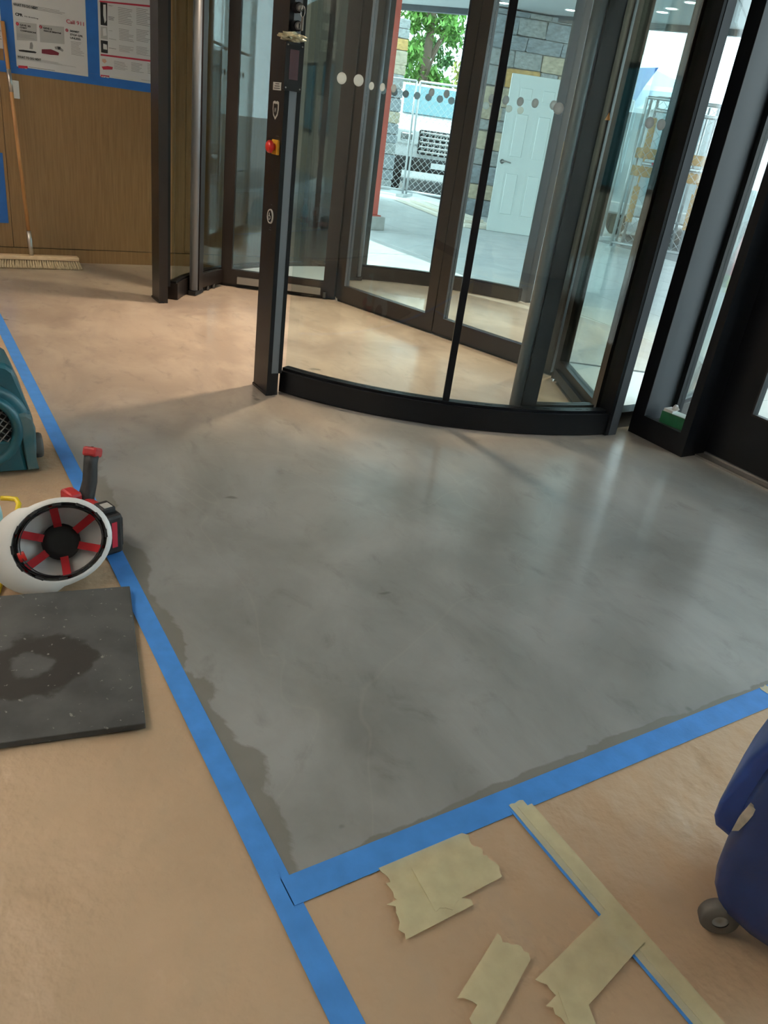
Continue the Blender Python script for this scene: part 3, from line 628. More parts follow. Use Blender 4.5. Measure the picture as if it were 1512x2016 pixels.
# ------------------------------------------------------------------ cordless saw
mat('tool_red', (0.42, 0.025, 0.03), 0.45, var=0.25, scale=30); mat('tool_black', (0.018, 0.018, 0.020), 0.55, var=0.3, scale=25, bump=0.2, bscale=80)
saw = thing('cordless_tool', 'red and black cordless power tool with upright grip behind hard hat', 'power tool')
pg = onz(168, 1000, 0.02); pb = onz(240, 1097, 0.0)
grip0 = onz(168, 992, 0.05); ax = Vector((pg.x, pg.y, 0))
top = Vector((grip0.x-0.055, grip0.y+0.035, 0.185)); base_ = Vector((grip0.x, grip0.y, 0.045))
mid = base_.lerp(top, 0.5)+Vector((0.006, 0.003, 0))
MB().tube([base_, base_.lerp(top, 0.2), mid, base_.lerp(top, 0.85), top], 0.022, 14, rs=[0.026, 0.024, 0.022, 0.021, 0.022]).build('grip', 'tool_black', saw)
dirg = (top-base_).normalized(); Tg = Matrix.Translation(top) @ dirg.to_track_quat('Z', 'Y').to_matrix().to_4x4()
cap = MB().bbox(-0.022, 0.022, -0.036, 0.024, -0.004, 0.026, 0.008, Tg).build('red_cap', 'tool_red', saw)
MB().cyl((0.0, 0.0, 0), 0.004, 0.0255, 0.0275, 10, Tg).build('screw', 'black', cap)
MB().bbox(-0.032, 0.030, -0.030, 0.012, 0.018, 0.10, 0.010, Matrix.Translation((base_.x-0.004, base_.y-0.030, 0)) @ Matrix.Rotation(0.35, 4, 'Z')).build('body', 'tool_red', saw)
neck0 = Vector((base_.x+0.01, base_.y+0.005, 0.045)); neck1 = Vector((pb.x-0.075, pb.y-0.005, 0.06))
MB().tube([neck0, neck0.lerp(neck1, 0.5)+Vector((0, 0, 0.012)), neck1], 0.026, 14, rs=[0.028, 0.026, 0.030]).build('motor_housing', 'tool_red', saw)
Tb = Matrix.Translation((pb.x-0.045, pb.y-0.030, 0.0072)) @ Matrix.Rotation(0.30, 4, 'Z')
bat = MB().bbox(-0.055, 0.040, -0.042, 0.030, 0.0, 0.125, 0.010, Tb).build('battery', 'tool_black', saw)
for k in range(4): MB().bbox(-0.058+0.026*k, -0.044+0.026*k, -0.044, 0.033, 0.02, 0.11, 0.003, Tb).build('rib', 'tool_black', bat)
mat('battery_red', (0.62, 0.03, 0.06), 0.4)
MB().box(0.040, 0.0415, -0.006, 0.010, 0.025, 0.105, Tb).build('red_label', 'battery_red', bat)
MB().bbox(-0.03, 0.02, -0.02, 0.02, 0.125, 0.142, 0.004, Tb).build('battery_cap', 'tool_black', bat)
MB().box(-0.012, 0.016, -0.012, 0.012, 0.142, 0.1435, Tb).build('charge_gauge', 'label_grey', bat)
bl0 = base_+Vector((-0.06, -0.10, -0.020)); bl1 = base_+Vector((-0.05, -0.30, -0.02))
MB().tube([Vector((base_.x-0.02, base_.y-0.03, 0.05)), Vector((base_.x-0.015, base_.y-0.09, 0.042))], 0.009, 12).build('chuck', 'brushed', saw)
MB().tube([Vector((base_.x-0.015, base_.y-0.09, 0.042)), Vector((base_.x-0.01, base_.y-0.26, 0.02))], 0.004, 8).build('bit', 'brushed', saw)

# ------------------------------------------------------------------ spray bottle and yellow wire handle tool
mat('bottle_cyan', (0.45, 0.80, 0.85), 0.3); mat('bottle_red', (0.60, 0.05, 0.04), 0.4); mat('yellow_rod', (0.78, 0.58, 0.02), 0.35)
sb_p = onz(-19, 1112)
sb = thing('spray_bottle', 'white and aqua spray bottle with red label beside hard hat', 'bottle', (sb_p.x, sb_p.y, 0.006))
MB().lathe([(0, 0), (0.040, 0), (0.043, 0.006), (0.043, 0.15), (0.038, 0.18), (0.022, 0.21), (0.016, 0.225), (0.016, 0.24), (0, 0.24)], 28).build('bottle', 'bottle_cyan', sb)
MB().lathe([(0.0436, 0.02), (0.0438, 0.021), (0.0438, 0.085), (0.0436, 0.086)], 28).build('red_label', 'bottle_red', sb)
MB().lathe([(0.0436, 0.086), (0.0438, 0.087), (0.0438, 0.115), (0.0436, 0.116)], 28).build('white_label', 'white', sb)
MB().lathe([(0.017, 0.232), (0.019, 0.235), (0.019, 0.262), (0.012, 0.27), (0, 0.27)], 20).build('cap', 'white', sb)
MB().bbox(-0.05, 0.03, -0.011, 0.011, 0.268, 0.292, 0.005).build('spray_head', 'white', sb)
MB().tube([(-0.03, 0, 0.27), (-0.038, 0, 0.245), (-0.036, 0, 0.22)], 0.005, 8).build('trigger', 'bottle_red', sb)
yr = [(2, 981, 0.085), (14, 981, 0.086), (32, 983, 0.085), (37, 992, 0.082), (33, 1012, 0.07), (26, 1032, 0.045), (20, 1075, 0.014), (10, 1110, 0.0145), (3, 1140, 0.0145), (-10, 1180, 0.0145)]
tag(MB().tube([onz(x, y, z) for x, y, z in yr], 0.0075, 12).build('wire_handle', 'yellow_rod'), 'bent yellow coated rod handle beside spray bottle and hard hat', 'handle')

# ------------------------------------------------------------------ air movers
mat('teal', (0.012, 0.105, 0.145), 0.38, var=0.25, scale=9, coat=0.15); mat('teal_dust', (0.12, 0.17, 0.175), 0.6, var=0.35, scale=12, c2=(0.03, 0.12, 0.145))
mat('blue_plastic', (0.008, 0.040, 0.22), 0.36, var=0.2, scale=7, coat=0.1); mat('navy_plastic', (0.010, 0.030, 0.13), 0.42, var=0.25, scale=8)
mat('caster', (0.10, 0.095, 0.088), 0.6); mat('scuff', (0.42, 0.38, 0.32), 0.8, var=0.3, scale=40)
tb = onz(80, 936)
tl = thing('air_mover', 'dusty teal snail shaped floor blower on kraft paper', 'blower', (tb.x, tb.y, 0.006))
# teal blower: side plate with intake faces the lobby; outline in the plane of that plate
def plate(px, X): p = onX(px[0], px[1], X); return (p.y-tl.location.y, max(p.z, 0.012)-tl.location.z)
def slab_x(parent, name, pts, X, depth, m_, inset=0.012):
    q = pts; n = len(q); cy = sum(p[0] for p in q)/n; cz = sum(p[1] for p in q)/n; vs = []; fs = []; x = X-tl.location.x
    rows = [(x, inset), (x-inset*0.5, inset*0.3), (x-inset*1.4, 0), (x-depth+inset*1.4, 0), (x-depth, inset)]
    for xx, ins in rows:
        for y, z in q:
            L_ = math.hypot(y-cy, z-cz); k = max(0.2, 1-ins/L_); vs.append((xx, cy+(y-cy)*k, cz+(z-cz)*k))
    for r in range(len(rows)-1):
        for i in range(n): fs.append((r*n+i, r*n+(i+1) % n, (r+1)*n+(i+1) % n, (r+1)*n+i))
    fs += [tuple(range(n)), tuple((len(rows)-1)*n+i for i in range(n))[::-1]]
    return MB().add(vs, fs, False).build(name, m_, parent)
cxy, czz = plate((-42, 853), -2.57)
slab_x(tl, 'housing', [plate(p, -2.58) for p in ((-190, 965), (-190, 880), (30, 868), (46, 880), (58, 937), (20, 942))], -2.58, 0.30, 'teal', 0.014)
slab_x(tl, 'end_cap', [plate(p, -2.575) for p in ((29, 816), (50, 815), (62, 822), (71, 845), (73, 880), (73, 905), (79, 935), (57, 938), (50, 900), (40, 850))], -2.575, 0.27, 'teal_dust', 0.010)
Tx = Matrix.Translation((-2.585-tl.location.x, cxy, czz)) @ Matrix.Rotation(PI/2, 4, 'Y')
MB().lathe([(0, -0.27), (0.16, -0.27), (0.168, -0.25), (0.168, -0.03), (0.158, -0.005), (0.14, 0.0), (0.10, 0.0)], 48, Tx).build('fan_drum', 'teal', tl)
MB().lathe([(0.098, -0.02), (0.100, 0.004), (0.108, 0.020), (0.120, 0.022), (0.130, 0.012), (0.134, -0.004)], 48, Tx).build('intake_ring', 'teal', tl)
MB().cyl((0, 0, 0), 0.099, -0.018, -0.012, 32, Tx).build('intake_cavity', 'black_matte', tl)
g_ = MB()
for k in range(-5, 6):
    o_ = k*0.018; h_ = math.sqrt(0.098**2-o_**2)
    for rot in (0.9, -0.7):
        R2 = Tx @ Matrix.Rotation(rot, 4, 'Z'); g_.tube([R2 @ Vector((-h_, o_, 0)), R2 @ Vector((h_, o_, 0))], 0.0022, 5)
gi = g_.build('intake_grille', 'brushed', tl); gi['kind'] = 'stuff'
slab_x(tl, 'outlet_hood', [plate(p, -2.60) for p in ((-110, 716), (-20, 712), (12, 719), (26, 728), (36, 746), (50, 785), (61, 812), (58, 818), (46, 817), (32, 790), (16, 768), (-4, 752), (-40, 738), (-110, 740))], -2.60, 0.24, 'teal', 0.014)
slab_x(tl, 'hood_gap', [plate(p, -2.615) for p in ((-110, 742), (-40, 740), (-4, 753), (16, 769), (33, 792), (44, 817), (36, 819), (20, 792), (4, 775), (-40, 758), (-110, 760))], -2.615, 0.20, 'black', 0.004)
MB().lathe([(0.018, -0.018), (0.040, -0.018), (0.044, -0.01), (0.044, 0.01), (0.040, 0.018), (0.018, 0.018)], 24, Matrix.Translation((-2.70-tl.location.x, 0.012, 0.046)) @ Matrix.Rotation(PI/2, 4, 'X')).build('wheel', 'caster', tl)
for fy in (-0.30, -0.08): MB().bbox(-0.24, -0.06, fy-0.025, fy+0.025, -0.0005, 0.02, 0.004).build('foot', 'rubber', tl)

# blue blower: moulded body seen end on, standing on casters
wh = onz(1392, 1836); nb = Vector((-0.36, 0.93, 0)).normalized(); eb = Vector((nb.y, -nb.x, 0)); pb0 = Vector((-0.40, 1.065, 0))
bb = thing('air_mover', 'scuffed dark blue floor blower on small caster wheels', 'blower', (pb0.x, pb0.y, 0.006), math.atan2(eb.y, eb.x))
def bpl(px, back=0.0):
    v = ray(*px); o_ = pb0+nb*back; t = nb.dot(o_)/nb.dot(Vector((v.x, v.y, 0))); p = Vector((0, 0, CAMZ))+v*t
    return (eb.dot(Vector((p.x, p.y, 0))-pb0), max(p.z, 0.035)-0.006)
def slab_b(name, pts, back, depth, m_, inset=0.02):
    q = pts; n = len(q); cx = sum(p[0] for p in q)/n; cz = sum(p[1] for p in q)/n; vs = []; fs = []
    rows = [(back, inset*1.6), (back+inset*0.25, inset*0.6), (back+inset, inset*0.1), (back+inset*2, 0), (back+depth-inset*2, 0), (back+depth, inset*1.6)]
    for y, ins in rows:
        for x, z in q:
            L_ = math.hypot(x-cx, z-cz); k = max(0.2, 1-ins/L_); vs.append((cx+(x-cx)*k, y, cz+(z-cz)*k))
    for r in range(len(rows)-1):
        for i in range(n): fs.append((r*n+i, r*n+(i+1) % n, (r+1)*n+(i+1) % n, (r+1)*n+i))
    fs += [tuple(range(n)), tuple((len(rows)-1)*n+i for i in range(n))[::-1]]
    return MB().add(vs, fs, True).build(name, m_, bb)
low_px = ((1640, 1440), (1560, 1478), (1520, 1520), (1482, 1566), (1452, 1614), (1436, 1650), (1412, 1690), (1398, 1725), (1394, 1760), (1400, 1786), (1420, 1815), (1470, 1860), (1512, 1898), (1640, 1990), (1800, 1900), (1800, 1600))
slab_b('housing', [bpl(p) for p in low_px], 0.0, 0.30, 'navy_plastic', 0.03)
slab_b('outlet_hood', [bpl(p, 0.06) for p in ((1700, 1380), (1600, 1412), (1512, 1464), (1470, 1500), (1434, 1548), (1410, 1588), (1401, 1612), (1404, 1630), (1440, 1660), (1600, 1660), (1720, 1520))], 0.06, 0.20, 'blue_plastic', 0.012)
sq = [bpl(p) for p in ((1474, 1588), (1488, 1600), (1470, 1622), (1452, 1640), (1438, 1640), (1452, 1614))]
MB().add([(x, 0.012, z) for x, z in sq]+[(x, 0.006, z) for x, z in sq], [tuple(range(6)), tuple(range(6, 12))[::-1]]+[(i, (i+1) % 6, (i+1) % 6+6, i+6) for i in range(6)]).build('paint_scuff', 'scuff', bb)
wl_ = Vector((wh.x, wh.y, 0))-pb0; wx, wy = eb.dot(wl_), nb.dot(wl_)
for cx_ in (wx, wx+0.34):
    cs = MB().lathe([(0.014, -0.013), (0.030, -0.013), (0.034, -0.008), (0.034, 0.008), (0.030, 0.013), (0.014, 0.013)], 28, Matrix.Translation((cx_+0.005, wy+0.01, 0.034)) @ Matrix.Rotation(0.5, 4, 'Z') @ Matrix.Rotation(PI/2, 4, 'X')).build('caster_wheel', 'caster', bb)
    MB().cyl((0, 0, 0), 0.015, -0.010, 0.010, 20, Matrix.Translation((cx_+0.005, wy+0.01, 0.034)) @ Matrix.Rotation(0.5, 4, 'Z') @ Matrix.Rotation(PI/2, 4, 'X')).build('caster_hub', 'brushed', cs)
    MB().bbox(cx_+0.005, cx_+0.055, wy+0.022, wy+0.030, 0.03, 0.075, 0.002).build('caster_fork', 'brushed', bb)

# ------------------------------------------------------------------ push broom
mat('bristle', (0.50, 0.40, 0.26), 0.9, var=0.3, scale=60, stretch=(1, 6, 1)); mat('ferrule', (0.5, 0.48, 0.45), 0.35, 0.9)
bc = onz(62, 521, 0.05)
BX, BY = -5.955, 0.80
br = thing('push_broom', 'push broom with wooden handle leaning on the veneer wall', 'broom', (BX, BY, 0))
MB().bbox(-0.035, 0.035, -0.31, 0.31, 0.055, 0.082, 0.006).build('head_block', 'pale_wood', br)
rnd = random.Random(2)
for i in range(3):
    for k in range(40):
        y = -0.302+0.604*k/39; x = -0.022+0.022*i
        MB().tube([(x, y, 0.056), (x*1.5, y*1.03+rnd.uniform(-0.003, 0.003), 0.026), (x*1.9+0.012, y*1.055+rnd.uniform(-0.005, 0.005), 0.002)], 0.007, 6, rs=[0.0055, 0.0085, 0.011]).build('bristle_tuft', 'bristle', br)
tp = onX(5, 42, XW+0.016); h0 = Vector((0.0, 0.005, 0.08)); h1 = Vector((tp.x-BX, tp.y-BY, tp.z))
dd = (h1-h0).normalized(); h1 = h0+dd*((XW+0.016-BX-h0.x)/dd.x)
MB().tube([h0+dd*0.10, h1], 0.0125, 12).build('handle', 'broom_wood', br)
MB().tube([h0, h0+dd*0.07, h0+dd*0.09, h0+dd*0.16], 0.016, 12, rs=[0.013, 0.015, 0.0165, 0.0145]).build('ferrule', 'ferrule', br)
MB().tube([h0+dd*1.0, h0+dd*1.13], 0.0135, 12).build('metal_sleeve', 'ferrule', br)

# ------------------------------------------------------------------ wall switch, posters
swc = onX(29, 176, XW)
ws = thing('wall_switch', 'white rectangular switch plate on the veneer wall by broom', 'switch', (XW, swc.y, swc.z))
MB().bbox(0, 0.012, -0.026, 0.026, -0.052, 0.052, 0.003).build('plate', 'white', ws)
MB().bbox(0.012, 0.017, -0.012, 0.012, -0.028, 0.028, 0.002).build('rocker', 'white', ws)
def wp_(px, py): p = onX(px, py, XW); return p.y, p.z
mat('poster_white', (0.55, 0.55, 0.56), 0.5); mat('ink', (0.02, 0.02, 0.022), 0.6); mat('ink_grey', (0.22, 0.22, 0.22), 0.6); mat('panel_grey', (0.36, 0.36, 0.36), 0.6)
mat('ink_red', (0.42, 0.02, 0.05), 0.5); mat('maroon', (0.16, 0.012, 0.03), 0.6); mat('photo_pale', (0.55, 0.55, 0.55), 0.5); mat('skin_tone', (0.55, 0.32, 0.24), 0.6); mat('photo_black', (0.015, 0.015, 0.018), 0.5)
def bstrip(y0, y1, z0, z1, lab): return tag(MB().box(XW, XW+0.0012, y0, y1, z0, z1).build('blue_tape', 'blue_tape_wall'), lab, 'tape', None)
bstrip(0.555, 1.79, 1.18, 1.245, 'wide blue tape strip under the wall posters')
bstrip(0.757, 0.835, 1.2455, 1.95, 'vertical blue tape strip between broom top and CPR poster')
bstrip(1.262, 1.352, 1.2455, 1.95, 'vertical blue tape strip between the two large wall posters')
bstrip(0.60, 0.70, 0.255, 0.70, 'short blue tape patch low on the veneer wall behind broom')
XP = XW+0.0016
class Print:
    def __init__(s, root): s.root = root; s.n = 0
    def quad(s, pts, m_, name, lift=0.0004):
        s.n += 1; x = XP+0.0004+lift+0.00002*s.n; q = [wp_(*p) for p in pts]
        n = len(q); vs = [(x, y, z) for y, z in q]+[(x-0.0003, y, z) for y, z in q]
        return MB().add(vs, [tuple(range(n)), tuple(range(n, 2*n))[::-1]]+[(i, (i+1) % n, (i+1) % n+n, i+n) for i in range(n)]).build(name, m_, s.root)
    def text(s, body, p0, p1, h, m_, bold=0.0006):
        y0, z0 = wp_(*p0); y1, z1 = wp_(*p1); me = text_mesh(body, h, 0.0002, bold)
        wd = max(v.co.x for v in me.vertices); k = (y1-y0)/wd
        for v in me.vertices: v.co.x *= k
        me.materials.append(M[m_]); s.n += 1
        o = obj('lettering', me, s.root, (XP+0.0012, y0, z0), (PI/2, 0, PI/2)); return o
    def lines(s, a, b, rows, m_='ink_grey', fill=(0.6, 1.0), hgt=0.3):
        # a: top-left px, b: bottom-right px of a text block (aligned to the sheet)
        (y0, z1), (y1, z0) = wp_(*a), wp_(*b); mb_ = MB(); dz = (z1-z0)/rows
        for k in range(rows):
            e = y0+(y1-y0)*random.uniform(*fill); zc_ = z1-dz*(k+0.5)
            mb_.box(XP+0.0006, XP+0.0009, y0, e, zc_-dz*hgt/2, zc_+dz*hgt/2)
        return mb_.build('text_lines', m_, s.root)
def sheet(name, y0, y1, z0, z1, lab):
    r_ = tag(MB().box(XP-0.0004, XP, y0, y1, z0, z1).build(name, 'poster_white'), lab, 'poster'); return r_
pA = sheet('wall_poster', 0.828, 1.268, 1.223, 1.89, 'white CPR instruction poster reading Call 911 on blue tape')
pr = Print(pA)
pr.text('WHAT TO DO NEXT', (26, 10), (74, 12), 0.017, 'ink'); pr.text('CPR', (30, 30), (45, 32), 0.020, 'ink', 0.0012); pr.text('No Breathing', (48, 33), (75, 36), 0.009, 'ink', 0.0002)
pr.text('Call 911', (130, 45), (165, 48), 0.030, 'ink_red', 0.0004)
pr.lines((28, 12), (160, 28), 3); pr.lines((30, 37), (66, 44), 2)
pr.quad([(31, 42), (72, 47), (73, 81), (33, 79)], 'panel_grey', 'picture_panel'); pr.quad([(77, 48), (126, 53), (127, 87), (79, 83)], 'panel_grey', 'picture_panel')
pr.quad([(34, 80), (73, 82), (74, 105), (36, 103)], 'photo_pale', 'photo_panel'); pr.quad([(80, 84), (127, 88), (127, 111), (82, 107)], 'photo_pale', 'photo_panel')
pr.quad([(36, 98), (45, 98), (68, 101), (72, 103), (70, 105), (52, 103), (38, 101)], 'photo_black', 'figure', 0.0012); pr.quad([(59, 84), (63, 83), (65, 90), (64, 97), (58, 96)], 'ink_grey', 'figure', 0.0012)
pr.quad([(82, 97), (100, 97), (110, 101), (116, 104), (115, 109), (100, 108), (82, 105)], 'maroon', 'figure', 0.0012); pr.quad([(107, 92), (114, 91), (120, 94), (125, 99), (123, 102), (116, 98), (109, 97)], 'ink_grey', 'figure', 0.0012); pr.quad([(113, 92), (119, 92), (119, 97), (114, 98)], 'photo_black', 'figure', 0.0014)
for (px, py, t) in ((34, 47, '1'), (80, 53, '2'), (131.5, 59.5, '3')):
    y, z = wp_(px, py); MB().cyl((0, 0, 0), 0.009, 0, 0.0004, 18, Matrix.Translation((XP+0.0012, y, z)) @ Matrix.Rotation(PI/2, 4, 'Y')).build('number_disc', 'ink_red', pA)
    me = text_mesh(t, 0.013, 0.0001); me.materials.append(M['poster_white']); obj('lettering', me, pA, (XP+0.0018, y-0.004, z-0.0045), (PI/2, 0, PI/2))
pr.text('GIVE 30', (39, 50.5), (60, 52.5), 0.014, 'ink'); pr.text('CHEST', (39, 55), (53, 56.5), 0.0105, 'ink'); pr.text('COMPRESSIONS', (40, 61), (71, 64), 0.0105, 'ink')
pr.text('GIVE 2', (85, 56.5), (102, 58), 0.014, 'ink'); pr.text('RESCUE BREATHS', (86, 61.5), (120, 65), 0.0105, 'ink')
pr.text('DO NOT', (138, 62.5), (156, 64.5), 0.015, 'ink'); pr.text('STOP CPR', (138, 69.5), (163, 72), 0.015, 'ink'); pr.text('UNLESS:', (138, 76), (159, 78.5), 0.015, 'ink')
pr.lines((33, 65), (70, 79), 5); pr.lines((80, 68), (125, 84), 5); pr.lines((139, 80), (166, 112), 10)
pr.text('WHAT TO DO NEXT', (34.5, 113), (81, 117), 0.017, 'ink'); pr.lines((35, 116), (150, 128), 5)
pr.quad([(36, 128.5), (54, 130), (55, 135), (36, 134)], 'ink_red', 'logo', 0.0006); pr.text('CPG', (38, 133.5), (53, 134.8), 0.012, 'poster_white'); pr.lines((56, 133), (110, 138), 1, 'ink', (0.95, 1), 0.25); pr.lines((124, 138), (160, 143), 2, 'ink', (0.9, 1), 0.25)
pB = sheet('wall_poster', 1.345, 1.785, 1.236, 1.90, 'white first aid chart poster with red heading bars beside post')
pr = Print(pB)
pr.quad([(196, 1), (302, 11), (302, 15), (196, 4)], 'ink_red', 'heading_bar'); pr.quad([(198, 106), (302, 119), (302, 122.5), (198, 109.5)], 'ink_red', 'heading_bar')
pr.quad([(197, 4), (211, 6), (211, 51), (198, 49)], 'photo_black', 'photo_panel'); pr.quad([(203, 9), (208, 9), (209, 40), (206, 46), (203, 30)], 'photo_pale', 'figure', 0.0012)
pr.quad([(198, 52), (211, 53), (212, 78), (198, 76)], 'panel_grey', 'photo_panel'); pr.quad([(202, 56), (208, 55), (210, 70), (203, 71)], 'poster_white', 'figure', 0.0012)
pr.quad([(198, 79), (212, 81), (212, 105), (199, 103)], 'photo_black', 'photo_panel'); pr.quad([(203, 86), (210, 88), (211, 98), (203, 97)], 'photo_pale', 'figure', 0.0012)
pr.quad([(199, 114), (222, 117), (222, 138), (199, 136)], 'photo_pale', 'photo_panel'); pr.quad([(201, 116), (207, 116), (210, 121), (206, 125), (201, 121)], 'skin_tone', 'figure', 0.0012); pr.quad([(200, 131), (212, 130), (222, 132), (221, 137), (203, 137)], 'ink_red', 'figure', 0.0012)
for a, b, r_ in (((232, 13), (262, 52), 10), ((268, 14), (297, 54), 10), ((234, 55), (264, 84), 8), ((268, 56), (297, 86), 8), ((234, 88), (264, 106), 6), ((268, 90), (298, 112), 7), ((224, 119), (252, 140), 7), ((258, 122), (285, 145), 7), ((290, 124), (301, 147), 7), ((213, 9), (224, 14), 2), ((213, 31), (228, 42), 3), ((214, 59), (222, 62), 1), ((214, 75), (232, 80), 2), ((214, 93), (230, 98), 1)):
    pr.lines(a, b, r_, 'ink' if b[0] < 233 and b[1] < 100 else 'ink_grey')
pr.quad([(198, 147), (215, 149), (215, 153), (198, 152)], 'ink_red', 'logo', 0.0006); pr.text('CPG', (199.5, 151.5), (214, 152.6), 0.010, 'poster_white'); pr.lines((217, 151), (262, 157), 1, 'ink', (0.95, 1), 0.25); pr.lines((278, 156), (300, 161), 2, 'ink', (0.9, 1), 0.25)
pC = sheet('wall_poster', 0.36, 0.757, 1.31, 1.90, 'white notice sheet behind the top of the broom handle')
pr = Print(pC); pr.lines((-30, 20), (4, 80), 10)

# green box on window sill
mat('box_green', (0.02, 0.16, 0.07), 0.45, var=0.2, scale=20); mat('box_white', (0.62, 0.72, 0.68), 0.5)
gx = thing('tissue_box', 'dark green carton standing on the window sill', 'box', (-2.225, 3.11, 0.0855), math.radians(8))
MB().bbox(-0.075, 0.075, -0.035, 0.035, 0, 0.058, 0.002).build('carton', 'box_green', gx)
MB().box(-0.072, 0.072, -0.032, 0.032, 0.0582, 0.0595).build('carton_top', 'box_white', gx)
MB().prism([(-0.07, -0.03), (-0.02, -0.034), (-0.03, 0.02), (-0.066, 0.026)], 0.0595, 0.072).build('torn_flap', 'white', gx)
bm = bmesh.new(); bmesh.ops.create_icosphere(bm, subdivisions=2, radius=0.016)
for v in bm.verts: v.co *= 1+random.uniform(-0.3, 0.3)
me = bpy.data.meshes.new('tissue'); bm.to_mesh(me); bm.free(); me.materials.append(M['white']); obj('tissue', me, gx, (-0.03, 0.0, 0.079))

# ------------------------------------------------------------------ added uplights, out of view, filling the lobby by ceiling bounce
mat('fill_lamp_glow', (1, 1, 1), emit=(1.0, 0.88, 0.74), es=6.0)
for k, (lx, ly) in enumerate(((-4.6, -1.5), (-3.2, -1.5), (-1.8, -1.5), (-0.2, -1.9))):
    cl = thing('fill_uplight', 'added black bowl uplight bouncing fill light off the lobby ceiling', 'light', (lx, ly, 2.95), group='added fill uplights in the lobby')
    MB().lathe([(0.0, -0.62), (0.10, -0.60), (0.17, -0.54), (0.19, -0.48), (0.18, -0.48), (0.16, -0.535), (0.09, -0.59), (0.0, -0.605)], 28).build('bowl', 'black', cl)
    MB().tube([(0, 0, -0.60), (0, 0, -0.0005)], 0.006, 8).build('stem', 'brushed', cl)
    MB().lathe([(0.015, -0.585), (0.05, -0.57), (0.05, -0.55), (0.015, -0.545)], 20).build('bulb', 'fill_lamp_glow', cl)
    ld = bpy.data.lights.new('fill_lamp', 'SPOT'); ld.energy = (235, 225, 190, 40)[k]; ld.color = (1, 0.88, 0.75); ld.spot_size = 2.6; ld.spot_blend = 0.6; ld.shadow_soft_size = 0.05
    lo = bpy.data.objects.new('fill_lamp', ld); col.objects.link(lo); lo.parent = cl; lo.location = (0, 0.03, -0.50); lo.rotation_euler = (PI, 0, 0)

# ================================================================== outside
mat('concrete_pave', (0.50, 0.52, 0.52), 0.7, var=0.10, scale=3, bump=0.1, bscale=50); mat('joint', (0.20, 0.21, 0.21), 0.9); mat('asphalt', (0.16, 0.165, 0.17), 0.9, var=0.15, scale=4)
mat('soffit', (0.50, 0.53, 0.55), 0.7); mat('soffit_edge', (0.03, 0.04, 0.05), 0.5)
mat('red_paint', (0.55, 0.085, 0.055), 0.45, var=0.10, scale=5); mat('block', (0.42, 0.42, 0.40), 0.9, var=0.15, scale=10)
mat('stone_grey', (0.30, 0.32, 0.32), 0.9, var=0.3, scale=6, bump=0.8, bscale=9); mat('stone_blue', (0.24, 0.275, 0.30), 0.9, var=0.3, scale=7, bump=0.8, bscale=10)
mat('stone_tan', (0.44, 0.38, 0.28), 0.9, var=0.3, scale=6, bump=0.8, bscale=9); mat('stone_gold', (0.52, 0.33, 0.12), 0.9, var=0.3, scale=6, bump=0.8, bscale=9); mat('mortar', (0.30, 0.30, 0.29), 0.95)
mat('galv', (0.55, 0.58, 0.60), 0.4, 0.7); mat('door_paint', (0.66, 0.72, 0.70), 0.45); mat('truck_white', (0.80, 0.81, 0.82), 0.25, coat=0.5)
mat('car_glass', (0.06, 0.16, 0.19), 0.08); mat('tyre', (0.014, 0.014, 0.015), 0.8); mat('chrome', (0.7, 0.7, 0.7), 0.15, 1.0); mat('dark_paint', (0.012, 0.016, 0.028), 0.25, coat=0.4)
mat('van_paint', (0.50, 0.60, 0.65), 0.3, coat=0.4); mat('van_blue', (0.02, 0.16, 0.55), 0.35); mat('lens_clear', (0.7, 0.72, 0.72), 0.1); mat('red_tape', (0.55, 0.03, 0.05), 0.5); mat('cone_red', (0.75, 0.02, 0.03), 0.45); mat('bag_yellow', (0.55, 0.52, 0.12), 0.7, var=0.2, scale=20)
mat('bark', (0.12, 0.085, 0.06), 0.9); mat('leaf', (0.13, 0.30, 0.05), 0.6, var=0.35, scale=3); mat('leaf_yellow', (0.36, 0.36, 0.08), 0.6, var=0.35, scale=3); mat('leaf_dark', (0.06, 0.17, 0.04), 0.6, var=0.35, scale=3)

gr = MB().box(-80, 40, 3.2, 90, -0.14, -0.10).build('ground_outside', 'asphalt'); struct('g', gr, 'grey parking lot ground beyond the fence', 'ground')
pv = MB().box(-15.2, 4.4, 3.2, 9.35, -0.098, -0.022).build('pavement', 'joint'); struct('p', pv, 'pale concrete slab forecourt outside the revolving door', 'pavement')
slabs = {}
ylines = [3.2, 3.9, 4.8, 5.7, 6.6, 7.5, 8.4, 9.34]; xl_ = [-5.62+1.5*k for k in range(-7, 8)]; xl_ = [x for x in xl_ if -15.2 < x < 4.4]; xl_ = [-15.2]+xl_+[4.4]
for y0, y1 in zip(ylines[:-1], ylines[1:]):
    for x0, x1 in zip(xl_[:-1], xl_[1:]):
        key = (round(x1-x0, 3), round(y1-y0, 3))
        if key not in slabs:
            o = MB().bbox(0.005, key[0]-0.005, 0.005, key[1]-0.005, -0.018, 0.0, 0.003, seg=1).build('paving_slab', 'concrete_pave', pv); slabs[key] = o.data
        else: o = obj('paving_slab', slabs[key], pv)
        o.location = (x0, y0, -0.0035)
mat('tan_stucco', (0.36, 0.29, 0.22), 0.9, var=0.12, scale=2)
ww = MB().box(4.4, 4.7, 3.2, 14.0, -0.1, 3.4).build('wall_reflection', 'tan_stucco'); struct('w', ww, 'tan rendered wall past the forecourt, added to reflect in the glass', 'wall')  # unseen wall added so the door glass reflects tan, not open sky
